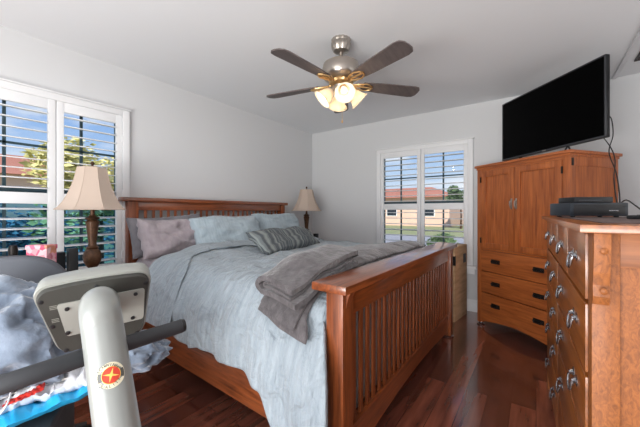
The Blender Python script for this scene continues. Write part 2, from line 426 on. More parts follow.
# ------------------------------------------------------------------ outside world
M['lawn'] = mat('lawn', s2l(128, 140, 92), .95, var=((2, 2, 2), s2l(160, 158, 120), .35, .7))
M['street'] = mat('asphalt', s2l(150, 152, 156), .9)
M['stucco'] = mat('pink_stucco', s2l(226, 192, 172), .9); M['stucco2'] = mat('grey_stucco', s2l(188, 186, 188), .9); M['stucco3'] = mat('cream_stucco', s2l(226, 214, 196), .9)
M['roof'] = mat('grey_roof', s2l(120, 116, 122), .9); M['roof2'] = mat('terracotta_roof', s2l(178, 118, 96), .9)
M['winpane'] = mat('dark_pane', s2l(40, 50, 60), .15)
def leafmat(n, a, c): return mat(n, a, .8, var=((9, 9, 9), c, .35, .65))
M['leaf'] = leafmat('hedge_leaves', s2l(70, 96, 66), s2l(126, 150, 104)); M['leafy'] = leafmat('yellow_green_leaves', s2l(196, 190, 110), s2l(232, 226, 170))
M['leafb'] = leafmat('blue_green_leaves', s2l(60, 104, 120), s2l(130, 168, 180))
M['hill'] = mat('hill_scrub', s2l(136, 150, 140), .95, var=((.5, .5, .5), s2l(112, 128, 116), .4, .6))
b = MB(); b.box((-60, -60, -.5), (60, 80, -.3)); o = b.build('ground', M['lawn']); o['kind'] = 'structure'
b = MB(); b.box((-40, 13, -.3), (40, 19, -.27)); o = b.build('trim_2', M['street']); o['kind'] = 'structure'; o.name = 'street'
def house(x, y, w, d, h, rz, wall, roof, label):
    t = thing('house', (x, y, -.3), rz, label, 'house')
    b = MB(); b.box((-w/2, -d/2, 0), (w/2, d/2, h)); b.build('wall', wall, t)
    b = MB()
    oh = .45; rh = h*.45
    v = [b.bm.verts.new(p) for p in ((-w/2-oh, -d/2-oh, h), (w/2+oh, -d/2-oh, h), (w/2+oh, d/2+oh, h), (-w/2-oh, d/2+oh, h), (-w/2+d*.35, 0, h+rh), (w/2-d*.35, 0, h+rh))]
    for f in ((0, 1, 5, 4), (1, 2, 5), (2, 3, 4, 5), (3, 0, 4), (3, 2, 1, 0)): b.bm.faces.new([v[i] for i in f])
    b.build('roof', roof, t)
    for k in range(3):
        xx = -w/2+w*(k+.5)/3
        b = MB(); b.box((xx-.6, -d/2-.03, 1.0), (xx+.6, -d/2+.02, 2.1)); f = b.build('window', M['white'], t)
        b = MB(); b.box((xx-.52, -d/2-.045, 1.08), (xx+.52, -d/2-.031, 2.02)); b.build('pane', M['winpane'], f)
    return t
house(-13, 36, 12, 8, 3.0, 0, M['stucco'], M['roof2'], 'pink stucco house across the street, in left shutter')
house(1.5, 36, 11, 8, 2.4, 0, M['stucco2'], M['roof'], 'grey stucco house across the street, in right shutter')
house(-27, 5.5, 9, 8, 3.5, math.radians(90), M['stucco'], M['roof2'], 'pink house with terracotta roof beyond left window')
def tree(x, y, r, h, m, label, seed, cat='tree', name='tree', trunk=True, n=2600, ls=.07):
    rnd = random.Random(seed)
    t = thing(name, (x, y, -.3), 0, label, cat)
    b = MB()
    blobs = []
    for k in range(9):
        if trunk: blobs.append((Vector((rnd.uniform(-.6, .6)*r, rnd.uniform(-.6, .6)*r, h-r+rnd.uniform(-.6, .5)*r)), r*rnd.uniform(.35, .6)))
        else: blobs.append((Vector((rnd.uniform(-.3, .3)*r, rnd.uniform(-1, 1)*r, h*rnd.uniform(.3, .6))), h*rnd.uniform(.3, .42)))
    for i in range(n):
        c, rr = blobs[i % 9]
        d = Vector((rnd.gauss(0, 1), rnd.gauss(0, 1), rnd.gauss(0, 1))).normalized()*rr*rnd.uniform(.55, 1.05)
        p = c+d; p.z = max(p.z, .03)
        q = Matrix.Rotation(rnd.uniform(0, 6.28), 3, 'Z') @ Matrix.Rotation(rnd.uniform(0, 3.1), 3, 'X')
        l = ls*rnd.uniform(.6, 1.4)
        vs = [b.bm.verts.new(p+q @ Vector(v)*l) for v in ((-1, 0, 0), (0, -.45, .12), (1, 0, 0), (0, .45, .12))]
        b.bm.faces.new(vs)
    b.build('foliage', m, t, ang=20, recalc=False)
    b = MB(); b.tube([(0, 0, 0), (.04*r, 0, h*.3), (-.05*r, .03, h*.62)], [r*.09, r*.07, r*.04] if trunk else [.03, .03, .02]); b.build('trunk', M['bronze'], t)
    return t
tree(-5.8, 1.95, .85, 2.7, M['leafy'], 'yellow green leafy tree close outside the left window', 3, n=3600, ls=.06)
tree(-7.6, .9, 1.5, 1.75, M['leafb'], 'blue green shrub low outside the left window', 11, 'shrub', 'garden_shrub', False, 4500)
tree(-17, 10.5, 1.8, 3.9, M['leaf'], 'green tree far outside the left window', 21, ls=.15)
tree(-5.4, 29, 1.0, 3.9, M['leaf'], 'green tree between the houses across the street', 31, ls=.16)
tree(-2.6, 10.6, .9, .9, M['leaf'], 'low green shrub outside the back window', 41, 'shrub', 'garden_shrub', False, 1400)
b = MB(); b.grid(lambda u, v: Vector((-45-25*v+4*math.sin(u*9), -30+70*u, -.3+(11+3*math.sin(u*7)+2*fbm(u*6, v*3, 1))*math.sin(v*PI/2))), 50, 16); o = b.build('hills', M['hill']); o['kind'] = 'structure'

# ------------------------------------------------------------------ bed (long axis along x from the headboard, skewed a little)
BX, BY = -2.93, 1.14
SHEAR = -.044
def shear(v): return Vector((v.x, v.y+SHEAR*v.x, v.z))
bed = thing('slatted_bed', (BX, BY, 0), 0, 'cherry wood king bed with slatted headboard and slatted footboard', 'bed')
BWD = 2.08
# headboard
b = MB(); b.box((-.02, -.01, 1.262), (.085, BWD+.01, 1.298), .006); b.build('headboard_cap', M['bed_y'], bed, fn=shear)
for y in (.04, BWD-.04-.085):
    b = MB(); b.box((0, y, .015), (.07, y+.085, 1.262), .004); b.build('headboard_post', M['bed_z'], bed, fn=shear)
b = MB(); b.box((.015, .125, 1.185), (.055, BWD-.125, 1.262), .003); b.box((.015, .125, .30), (.055, BWD-.125, .52), .003); b.build('headboard_rail', M['bed_y'], bed, fn=shear)
ns = 25
for i in range(ns):
    y = .125+(BWD-.25)*(i+1)/(ns+1)
    b = MB(); b.box((.03, y-.013, .52), (.04, y+.013, 1.185), .002); b.build('headboard_slat', M['bed_z'], bed, fn=shear)
# footboard
FX = 2.235
b = MB(); b.box((FX-.09, -.005, .838), (FX+.085, BWD+.005, .873), .006); b.build('footboard_cap', M['bed_y'], bed, fn=shear)
for y in (.03, BWD-.03-.09):
    b = MB(); b.box((FX-.035, y, .015), (FX+.05, y+.09, .838), .004)
    b.prism([(0, 0), (.022, 0), (.010, -.03), (.0, -.07)], y+.025, y+.07, M=Matrix(((1, 0, 0, FX+.05), (0, 0, 1, 0), (0, 1, 0, .838), (0, 0, 0, 1))))
    b.build('footboard_post', M['bed_z'], bed, fn=shear)
    b = MB(); b.lathe([(.055, 0), (.06, .006), (.045, .015)], 20, TM((FX+.008, y+.045, 0))); b.build('foot_glide', M['pewter'], bed, fn=shear)
b = MB(); b.box((FX-.012, .12, .715), (FX+.028, BWD-.12, .838), .003); b.build('footboard_top_rail', M['bed_y'], bed, fn=shear)
b = MB()
n = 24; pr = [(.12, .22)]
pr = [(.12, .215), (BWD-.12, .215)]+[(BWD-.12-(BWD-.24)*k/n, .055+.055*math.sin(PI*k/n)) for k in range(n+1)]
b.prism(pr, 0, .04, M=Matrix(((0, 0, 1, FX-.012), (1, 0, 0, 0), (0, 1, 0, 0), (0, 0, 0, 1)))); b.build('footboard_bottom_rail', M['bed_y'], bed, fn=shear)
for i in range(ns):
    y = .12+(BWD-.24)*(i+1)/(ns+1)
    b = MB(); b.box((FX+.002, y-.016, .215), (FX+.014, y+.016, .715), .002); b.build('footboard_slat', M['bed_z'], bed, fn=shear)
for y0 in (.045, BWD-.075):
    b = MB(); b.box((.07, y0, .115), (FX-.035, y0+.03, .335), .004); b.box((.07, y0-.004, .16), (FX-.035, y0+.02, .30), .003); b.build('side_rail', M['bed_x'], bed, fn=shear)
b = MB(); b.box((.08, .09, .19), (FX-.13, BWD-.09, .42), .03, seg=3); b.build('box_spring', mat('cream_ticking', s2l(196, 188, 176), .9), bed, fn=shear)
# mattress with its sheet
b = MB(); b.box((.09, .085, .42), (FX-.14, BWD-.085, .79), .07, seg=4)
mt = b.build('mattress', M['lav'], bed, fn=shear)
b = MB()
def sheet(u, v):
    x = .1+.55*u; s = v
    y = .085+.30*s; z = .80
    if s < .35:
        k = s/.35; y = .05+.06*k*k+.01*math.sin(x*40); z = .36+.42*min(1, k*1.02)
        if k > .8: y += (k-.8)*.12
    z += .012*fbm(x*6, y*7, 3)
    return Vector((x, y-.004, z))
b.grid(sheet, 30, 40); b.build('fitted_sheet', M['lav'], bed, fn=shear, solid=.004, ang=60)

# duvet: head edge at x ~.55, falls over both sides
HX = .52
def sstep(a, c, x):
    t = max(0, min(1, (x-a)/(c-a))); return t*t*(3-2*t)
def topz(x, y):
    z = .842+.018*fbm(x*2.2, y*2.2, .5)+.008*fbm(x*5, y*8, 2.5)
    z += .022*math.exp(-((x-HX-.12)/.10)**2)      # folded edge is thicker
    d = max(0, min(y, BWD-y))
    z -= .13*(1-math.sqrt(max(0, 1-(max(0, .16-d)/.16)**2)))*.95 if d < .16 else 0
    z -= .035*(1-sstep(.05, .40, d))
    z -= .035*sstep(1.95, 2.15, x)
    z += .012*max(0, ridge(x*2.0+y*.9, y*2.2-x*.6, 4)-.6)
    return z
def duvet(u, v):
    # v: 0 near hem .. 1 far hem
    x = HX+(FX-.055-HX)*u
    # hem height at the near side
    hem = .425-.05*u+.012*math.sin(x*9)
    if x > 1.85: hem -= .29*sstep(1.90, 2.06, x)
    side = .22
    if v < side:
        k = v/side
        fold = math.sin(x*26+3*fbm(x*2, 0, 7))*.5+math.sin(x*47+k*2)*.28
        y = -.085+.07*k+ (1-k**2)*.022*fold - .04*math.sin(PI*k)*(.6+.4*fbm(x*3, k*2, 4))
        y += .045*k**3
        zt = topz(x, .03)
        z = hem+(zt-hem)*k**.92
        y -= .02*sstep(1.8, 2.0, x)*(1-k)
        x += .10*sstep(1.9, FX-.055, x)*(1-k**3)
        y -= .022*max(0, ridge(x*4.2-k*1.6, k*1.1, 3)-.55)*math.sin(PI*min(1, k*1.1+.1))
        z += (1-k)*.012*math.sin(x*19)
    elif v > 1-.16:
        k = (1-v)/.16
        y = BWD+.07-.10*k+.012*math.sin(x*28)*(1-k); z = .42+(topz(x, BWD-.03)-.42)*k
    else:
        s = (v-side)/(1-side-.16)
        y = .03+(BWD-.06)*s
        z = topz(x, y)
        z += .007*ridge(x*3+y*1.5, y*5, 2)*1.4+.004*ridge(x*5, y*14+x*2, 6)
    # skewed head edge: near side pulled a little to the foot
    x += (1-u)*.06*fbm(v*5, 1, 8)
    if u < .06: z -= (1-u/.06)**2*.035
    return Vector((x, y, z))
b = MB(); b.grid(duvet, 150, 190)
duv = b.build('duvet', M['duvet'], fn=lambda v: shear(v)+Vector((BX, BY, 0)), solid=.02, ang=70)
tag(duv, 'pale blue-grey duvet spread over the bed and draping down its side', 'duvet')
# turned back band of the duvet along the head edge
def band(u, v):
    # u along the edge from near side to far, v across
    yy = -.07+(BWD*.98)*u
    a = v*2*PI
    w = .28+.03*fbm(u*5, 2, 1)+.28*(1-sstep(0, .16, u))
    cx = HX+.03+w*.5+.03*math.sin(u*4)
    x = cx+w*.52*math.cos(a)
    base = duvet(max(0, min(1, (x-HX)/(FX-.055-HX))), 0)
    if yy < .03:
        k = (yy+.07)/.10
        z = .44+(topz(x, .03)-.44)*k; y = -.105+.135*k**1.5; n = Vector((0, -1, .3)).normalized()
    else:
        z = topz(x, yy); y = yy; n = Vector((0, 0, 1))
    th = .015*math.sin(a)+.020+.008*fbm(u*6, v*2, 5)
    return Vector((x, y, z))+n*(th)
b = MB()
def bandc(v, u): return band(u, v)
b.grid(bandc, 36, 120, closed_u=True)
b.build('turned_back_edge', M['duvet'], duv, fn=lambda v: shear(v)+Vector((BX, BY, 0)), ang=70)

# ---------------- pillows
def pillow(name, w, h, t, m, M4, label, group=None, seed=0, cat='pillow', puff=.42, crumple=1.0):
    b = MB()
    n, q = 44, 32
    def f(sgn):
        def g(u, v):
            a, c = u*2-1, v*2-1
            ex = (1-abs(a)**3.2); ey = (1-abs(c)**3.2)
            th = t*.5*(max(0, ex)*max(0, ey))**puff
            pin = 1-.10*(abs(a)**2)*(1-abs(c)**2) - .0
            x = a*w/2*(1-.05*(1-abs(a))*0)*(1-.04*(1-c*c)*abs(a)); y = c*h/2*(1-.10*(1-a*a)*abs(c))
            z = sgn*(th*(1+.25*fbm(a*1.6+seed, c*1.6, sgn))+.006*crumple*noise.noise(Vector((a*2.6+seed, c*2.6, 3+sgn)))*(1 if th > .005 else 0)) + .02*fbm(a+seed, c, 9)*crumple
            z += .007*crumple*ridge(a*1.2+c*.6+seed, c*2.6+a*.8, 5)*sgn*min(1, th/.03)
            return Vector((x, y, z))
        return g
    b.grid(f(1), n, q); b.grid(f(-1), n, q)
    bmesh.ops.remove_doubles(b.bm, verts=b.bm.verts, dist=.0006)
    o = b.build(name, m, ang=70)
    o.matrix_world = M4
    tag(o, label, cat, group)
    return o
def lean(x, y, z, deg, rz=0, roll=0):
    # local x along world Y, local y upwards leaning back to -X, local z facing +X
    R = Matrix(((0, 0, 1, 0), (1, 0, 0, 0), (0, 1, 0, 0), (0, 0, 0, 1)))
    return TM((x, y, z)) @ Matrix.Rotation(math.radians(rz), 4, 'Z') @ Matrix.Rotation(math.radians(-deg), 4, 'Y') @ R @ Matrix.Rotation(math.radians(roll), 4, 'Z')
pillow('bed_pillow', .70, .36, .13, M['darklav'], lean(-2.79, 1.50, .965, 14, 0, 3), 'dark grey pillow standing behind the lavender-grey one', 'sleeping pillows', 1)
pillow('bed_pillow', .58, .36, .20, M['lav'], lean(-2.62, 1.45, .935, 24, 4, -4), 'rumpled lavender-grey pillow nearest the left bedside lamp', 'sleeping pillows', 5, crumple=2.6)
pillow('bed_pillow', .70, .36, .13, M['lav'], lean(-2.79, 2.33, .965, 14, 0, 0), 'lavender-grey pillow glimpsed between the two pale blue pillows', 'sleeping pillows', 8)
pillow('bed_pillow', .76, .38, .20, M['bluecase'], lean(-2.46, 1.93, .955, 32, -3, 1), 'pale blue pillow in the middle of the headboard', 'sleeping pillows', 12, crumple=1.6)
pillow('bed_pillow', .74, .38, .19, M['bluecase'], lean(-2.57, 2.74, .975, 24, -3, 0), 'pale blue pillow nearest the far bedside lamp', 'sleeping pillows', 17, crumple=1.4)
tag(pillow('lumbar_cushion', .84, .28, .13, M['stripe'], lean(-1.83, 2.07, .925, 55, 6, 0), None, None, 23), 'grey striped lumbar cushion lying in front of the pillows', 'cushion')

# ---------------- throw blanket folded across the foot of the bed
def tedge(y):  # inner edge of the throw, by y
    pts = [(-.2, 1.84), (.0, 1.84), (.2, 1.81), (.6, 1.75), (1.15, 1.76), (1.7, 1.90), (2.1, 2.0)]
    for (a, p), (c, q) in zip(pts, pts[1:]):
        if y <= c: t = max(0, (y-a)/(c-a)); t = t*t*(3-2*t)*.5+t*.5; return p+(q-p)*t
    return pts[-1][1]
def surf(x, y, off):
    """point on the bed top or over its near edge, off metres above the duvet"""
    if y >= .03: return Vector((x, y, topz(x, y)+off+.004))
    k = (.03-y)
    zt = topz(x, .03)
    yy = .03-.09*(1-math.exp(-k/.06)); 
    return Vector((x, yy-off*min(1, k/.08), zt+off*(1-min(1, k/.10))-k*.92))
def slab(x0f, x1f, ya, yb, th, base, nu=26, nv=70, seed=0, skew=0):
    b = MB()
    def g(v_, u_):
        v, u = v_, u_
        y = ya+(yb-ya)*u
        a = v*2*PI
        cx = math.copysign(abs(math.cos(a))**.35, math.cos(a)); sy = math.copysign(abs(math.sin(a))**.55, math.sin(a))
        x0, x1 = x0f(y), x1f(y)
        x = (x0+x1)/2+(x1-x0)/2*cx
        end = min(1, min(u, 1-u)/.02+.15)
        off = base+th/2+th/2*sy*end+.008*fbm(x*9+seed, y*9, 1)*(sy > 0)
        return surf(x, y+skew*min(.10, x-1.9)*(1-u)**3, off)
    b.grid(g, nu, nv, closed_u=True)
    b.bm.verts.ensure_lookup_table()
    r0 = [b.bm.verts[i*nv] for i in range(nu)]; r1 = [b.bm.verts[i*nv+nv-1] for i in range(nu)]
    b.bm.faces.new(r0); b.bm.faces.new(r1)
    return b
wf = lambda v: shear(v)+Vector((BX, BY, 0))
b = slab(lambda y: tedge(y), lambda y: 2.11+.05*(1-sstep(-.02, .04, y)), -.045, 2.04, .035, .0, 44, 90, 1, skew=-.22)
thr = b.build('throw_blanket', M['throw'], fn=wf, ang=70)
tag(thr, 'grey plush throw folded along the foot of the bed', 'blanket')
b = slab(lambda y: tedge(y)+.02, lambda y: 2.10, -.02, 1.9, .026, .034, 44, 80, 4, skew=-.2); b.build('upper_fold', M['throw'], thr, fn=wf, ang=70)
def spiral(b, cl, ya, yb, th):
    """cloth bent along the line cl of (x, height) and carried from ya to yb across the bed"""
    P = []
    for q in range(len(cl)-1):
        a = cl[max(q-1, 0)]; b_ = cl[q]; c = cl[q+1]; d = cl[min(q+2, len(cl)-1)]
        for k in range(6):
            t = k/6; P.append(tuple(.5*((2*b_[m])+(c[m]-a[m])*t+(2*a[m]-5*b_[m]+4*c[m]-d[m])*t*t+(3*b_[m]-a[m]-3*c[m]+d[m])*t**3) for m in (0, 1)))
    P.append(cl[-1]); n = len(P); ring = []
    for sg in (1, -1):
        rng = range(n) if sg > 0 else range(n-1, -1, -1)
        for q in rng:
            a, c = P[max(q-1, 0)], P[min(q+1, n-1)]
            t = Vector((c[0]-a[0], c[1]-a[1])).normalized(); nn = Vector((-t.y, t.x))
            ring.append((P[q][0]+nn.x*th/2*sg, P[q][1]+nn.y*th/2*sg))
    ny = 16; rows = []
    for w in range(ny):
        y = ya+(yb-ya)*w/(ny-1); row = []
        for (x, h_) in ring:
            xx = x+.20*(y-ya)+.004*noise.noise(Vector((x*20, y*12, h_*30)))
            row.append(b.bm.verts.new(surf(min(xx, 2.125), max(y, .03), 0)+Vector((0, min(0, y-.03)+ .006*noise.noise(Vector((x*25, h_*30, 1))), h_+.056+.35*min(0, y-.03)))))
        rows.append(row)
    m = len(ring)
    for r0, r1 in zip(rows, rows[1:]):
        for k in range(m): b.bm.faces.new((r0[k], r0[(k+1) % m], r1[(k+1) % m], r1[k]))
    for row in (rows[0], rows[-1]):
        for k in range(n-1): b.bm.faces.new((row[k], row[k+1], row[m-2-k], row[m-1-k]))
b = MB(); spiral(b, [(2.10, .014), (2.0, .013), (1.90, .014), (1.875, .022), (1.855, .048), (1.88, .074), (1.93, .080), (2.03, .076), (2.08, .068)], -.06, .45, .024); b.build('end_fold', M['throw'], thr, fn=wf, ang=50)
b = MB(); spiral(b, [(2.07, .056), (1.97, .058), (1.91, .055), (1.895, .047), (1.91, .038), (1.97, .036), (2.07, .036)], -.055, .40, .010); b.build('inner_fold', M['throw'], thr, fn=wf, ang=50)
# the duvet's end hanging down inside the footboard
def enddrop(u, v):
    y = .02+(BWD-.04)*u
    k = v; zt = topz(FX-.06, y)-.004
    return Vector((FX-.062+.022*math.sin(k*PI/2)+.006*math.sin(y*22), y, zt+(.20-zt)*k))
b = MB(); b.grid(enddrop, 60, 16); b.build('end_drape', M['duvet'], duv, fn=lambda v: shear(v)+Vector((BX, BY, 0)), solid=.01, ang=70)

# ------------------------------------------------------------------ nightstands
def nightstand(x, y, w, d, h, label):
    t = thing('nightstand', (x, y, 0), 0, label, 'nightstand')
    b = MB(); b.box((-d/2, -w/2, h-.025), (d/2, w/2, h), .004); b.build('top', M['cherry_y'], t)
    b = MB(); b.box((-d/2+.02, -w/2+.02, .12), (d/2-.02, w/2-.02, h-.025), .003); b.build('body', M['cherry_y'], t)
    for z0, z1 in ((.16, .38), (.40, h-.05)):
        b = MB(); b.box((d/2-.022, -w/2+.05, z0), (d/2-.004, w/2-.05, z1), .003); dr = b.build('drawer', M['cherry_y'], t)
        b = MB(); b.lathe([(.012, 0), (.018, .012), (.01, .022), (0, .024)], 12, TM((d/2-.005, 0, (z0+z1)/2)) @ RM('Y', 90)); b.build('knob', M['iron'], dr)
    for sx in (-1, 1):
        for sy in (-1, 1):
            b = MB(); b.box((sx*(d/2-.045)-.022, sy*(w/2-.045)-.022, 0), (sx*(d/2-.045)+.022, sy*(w/2-.045)+.022, .121), .003); b.build('leg', M['cherry_z'], t)
    return t
nightstand(-2.70, .80, .50, .46, .70, 'cherry nightstand carrying the near lamp, beside the headboard')
nightstand(-2.70, 3.57, .50, .46, .70, 'cherry nightstand carrying the far lamp, in the room corner')

# ------------------------------------------------------------------ table lamps
def lamp(x, y, z, label):
    t = thing('table_lamp', (x, y, z), 0, label, 'lamp', 'bedside table lamps')
    b = MB(); b.lathe([(.075, 0), (.078, .012), (.06, .022), (.066, .03), (.04, .05), (.028, .065), (.04, .085), (.052, .11), (.058, .145), (.05, .18), (.034, .20), (.04, .212), (.027, .225), (.024, .24), (.03, .30), (.036, .36), (.042, .40), (.030, .412), (.042, .42), (.046, .428), (.028, .435), (.014, .45), (.012, .52)], 28, ribs=10, ramp=.025)
    b.build('base', M['bronze'], t)
    b = MB(); seg = 64; prof = [(.222, .488), (.20, .503), (.174, .54), (.148, .592), (.126, .65), (.108, .71), (.096, .765), (.09, .795)]
    n8 = 8
    def g(u, v):
        a = u*2*PI; k = v*(len(prof)-1); i = min(int(k), len(prof)-2); f = k-i
        r = prof[i][0]*(1-f)+prof[i+1][0]*f; zz = prof[i][1]*(1-f)+prof[i+1][1]*f
        aa = (a % (2*PI/n8))-(PI/n8)
        r *= 1-.07*math.cos(aa*n8/2)*1.0
        return Vector((r*math.cos(a), r*math.sin(a), zz))
    b.grid(g, seg, 24, closed_u=True)
    sh = b.build('lamp_shade', M['shade'], t, solid=.003, ang=22)
    b = MB()
    for k in range(n8):
        a = k*2*PI/n8
        b.tube([(r*math.cos(a)*1.004, r*math.sin(a)*1.004, zz) for r, zz in prof], .0022, 6)
    b.build('seam', M['shade'], sh)
    b = MB(); b.lathe([(.006, .52), (.006, .80), (.012, .806), (.006, .812), (.014, .824), (.010, .836), (0, .842)], 12); b.build('finial', M['bronze'], t)
    return t
lamp(-2.65, .85, .70, 'bronze table lamp with beige bell shade before the shuttered left window')
lamp(-2.72, 3.49, .70, 'bronze table lamp with beige bell shade in the far room corner')
# small things on the far nightstand
b = MB(); b.box((-.03, -.025, 0), (.03, .025, .16), .004); o = b.build('speaker', M['blackp'], loc=(-2.58, 3.53, .70)); tag(o, 'slim black box standing right of the far lamp', 'speaker')
b = MB(); b.lathe([(.02, 0), (.022, .002), (.022, .055), (.012, .065), (.012, .08), (0, .082)], 14); o = b.build('bottle', M['white'], loc=(-2.52, 3.46, .70)); tag(o, 'little white bottle on the far nightstand', 'bottle')

# ------------------------------------------------------------------ ceiling fan
fan = thing('ceiling_fan', (-1.174, 1.92, ZC), 0, 'brushed nickel ceiling fan with five dark blades and four lit glass shades', 'ceiling fan')
b = MB(); b.lathe([(.030, -.095), (.055, -.085), (.068, -.06), (.072, -.035), (.066, -.02), (.07, -.01), (.07, 0)], 32, ribs=16, ramp=.03); b.build('canopy', M['nickel'], fan)
b = MB(); b.lathe([(.012, -.16), (.012, -.08)], 14); b.lathe([(.03, -.165), (.035, -.15), (.02, -.135)], 16); b.build('downrod', M['nickel'], fan)
b = MB(); b.lathe([(.05, -.305), (.10, -.30), (.125, -.285), (.137, -.262), (.138, -.215), (.13, -.185), (.09, -.16), (.035, -.15)], 40); b.build('motor_housing', M['nickel'], fan)
M['brass'] = mat('warm_brass_band', s2l(206, 170, 120), .3, .9)
b = MB(); b.lathe([(.055, -.335), (.085, -.325), (.09, -.31), (.07, -.295)], 32, ribs=16, ramp=.04); b.build('light_kit_band', M['brass'], fan)
b = MB(); b.lathe([(.0, -.46), (.012, -.455), (.03, -.44), (.045, -.41), (.035, -.385), (.055, -.36), (.06, -.345), (.04, -.325)], 24); b.build('light_kit', M['nickel'], fan)
phi = math.radians(35.4)
cam_ang = [-57, -131.4, 155.8, 14.4, 86]
ZBL = 2.115-ZC
for a in cam_ang:
    # angle given in the camera frame (l right, d forward) -> world
    wa = math.radians(a)+phi
    R = Matrix.Rotation(wa, 4, 'Z') @ TM((0, 0, ZBL)) @ Matrix.Rotation(math.radians(-11), 4, 'X')
    poly = [(.17, -.045), (.30, -.058), (.58, -.068), (.615, -.06), (.632, -.035), (.635, 0), (.632, .035), (.615, .06), (.58, .068), (.30, .058), (.17, .045), (.155, 0)]
    b = MB(); b.prism(poly, -.004, .004, M=R); bl = b.build('blade', M['blade'], fan)
    b = MB()
    b.tube([R @ Vector(p) for p in ((.09, 0, .0), (.13, .028, -.006), (.19, .042, -.008), (.235, .022, -.009), (.245, 0, -.009), (.235, -.022, -.009), (.19, -.042, -.008), (.13, -.028, -.006), (.09, 0, .0))], .0065, 8)
    b.tube([R @ Vector(p) for p in ((.07, 0, .004), (.13, 0, -.004), (.24, 0, -.009))], .008, 8)
    b.build('blade_arm', M['brass'], bl)
for k, a in enumerate((-90, 0, 180, 90)):
    wa = math.radians(a)+phi+.12
    R = Matrix.Rotation(wa, 4, 'Z') @ TM((.055, 0, -.362)) @ Matrix.Rotation(math.radians(-46), 4, 'Y')
    b = MB(); b.lathe([(.024, .005), (.024, -.03), (.018, -.035)], 16, R); hold = b.build('shade_holder', M['nickel'], fan)
    b = MB(); b.lathe([(.022, -.02), (.034, -.035), (.046, -.06), (.052, -.085), (.06, -.105), (.075, -.122), (.073, -.1225), (.058, -.106), (.050, -.086), (.044, -.061), (.032, -.037), (.020, -.023)], 40, R, ribs=10, ramp=.015)
    b.bm.faces.ensure_lookup_table()
    for f in [f for f in b.bm.faces if len(f.verts) > 4]: b.bm.faces.remove(f)
    b.build('glass_shade', M['fanglass'], fan, ang=80)
    b = MB(); b.lathe([(.011, -.03), (.013, -.045), (.022, -.065), (.024, -.08), (.016, -.095), (0, -.10)], 16, R); b.build('bulb', M['bulb'], fan)
    p = Matrix.Translation((-1.174, 1.92, ZC)) @ R @ Vector((0, 0, -.125))
    light('fan_bulb', 'POINT', p, (0, 0, 0), .6, (1, .82, .6), shadow_soft_size=.03)
b = MB(); b.tube([(.02, -.02, -.42), (.022, -.02, -.60)], .0012, 6); b.lathe([(.0, -.625), (.006, -.615), (.004, -.60), (0, -.598)], 10, TM((.022, -.02, 0))); b.build('pull_chain', M['brass'], fan)

# ------------------------------------------------------------------ armoire, standing across the room corner
AFL, AFR = Vector((-.50, 3.56)), Vector((.21, 3.02))
adir = (AFR-AFL).normalized(); AW = (AFR-AFL).length
arz = math.atan2(adir.y, adir.x)
arm = thing('armoire', (AFL.x, AFL.y, 0), arz, 'tall cherry armoire with two doors over three drawers across the corner', 'armoire')
# local: x along the front, y into the corner, front face at y=0
def foot(e=0): return [(-e, -e), (AW+e, -e), (AW+e, .565+e), (.737+.0, .565+e), (.20-e, .565+e)]
wall_line = None
def aprof(e, yb=.0):
    # clip against the back wall (Y = 3.94) in world
    pts = []
    ca, sa = math.cos(arz), math.sin(arz)
    def wy(x, y): return AFL.y+x*sa+y*ca
    lim = 3.925
    yl = (lim-AFL.y-(-e)*sa)/ca
    y2 = .56+e
    x2 = (AFL.y+y2*ca-lim)/(-sa)
    return [(-e, -e), (AW+e, -e), (AW+e, y2), (x2, y2), (-e, yl)]
b = MB(); b.prism([(p[0], max(p[1], .0)) if p[1] > 0 else (p[0], .02) for p in aprof(0)], .14, 1.61); b.build('body', M['cherry_z'], arm)
b = MB(); b.prism(aprof(.022), 1.625, 1.65, bev=.004); b.prism(aprof(.008), 1.605, 1.625); b.build('crown', M['cherry_x'], arm)
for x0 in (0, AW-.05):
    b = MB(); b.box((x0, -.004, .03), (x0+.05, .04, 1.606), .003); b.build('front_post', M['cherry_z'], arm)
b = MB(); b.box((.05, .0, .785), (AW-.05, .03, .80)); b.build('cross_rail', M['cherry_x'], arm)
b = MB(); b.box((.05, .0, 1.585), (AW-.05, .03, 1.606)); b.build('cross_rail', M['cherry_x'], arm)
def panel_door(x0, x1, z0, z1, parent, st=.055):
    b = MB(); b.box((x0, -.006, z0), (x0+st, .02, z1), .002); b.box((x1-st, -.006, z0), (x1, .02, z1), .002)
    b.box((x0+st, -.006, z0), (x1-st, .02, z0+st), .002); b.box((x0+st, -.006, z1-st), (x1-st, .02, z1), .002)
    o = b.build('door', M['cherry_z'], parent)
    b = MB(); b.box((x0+st, .008, z0+st), (x1-st, .018, z1-st)); b.build('door_panel', M['cherry_z'], o)
    return o
mid = .50*AW-.02
for k, (x0, x1) in enumerate(((.053, mid-.002), (mid+.002, AW-.053))):
    d = panel_door(x0, x1, .803, 1.583, arm)
    hx = (mid-.024) if k == 0 else (mid+.024)
    b = MB(); b.box((hx-.007, -.012, 1.195), (hx+.007, -.006, 1.295), .002); b.tube([(hx, -.01, 1.28), (hx, -.03, 1.268), (hx, -.032, 1.235), (hx, -.02, 1.205)], .0045, 8); b.build('door_pull', M['nickel'], d)
    hx = x0-.003 if k == 0 else x1+.003
    for z in (.88, 1.50):
        b = MB(); b.box((hx-.006, -.014, z-.028), (hx+.006, -.003, z+.028), .002); b.build('hinge', M['iron'], d)
b = MB(); b.box((AW-.001, .015, 1.53), (AW+.006, .04, 1.59), .002); b.build('side_hinge', M['iron'], arm)
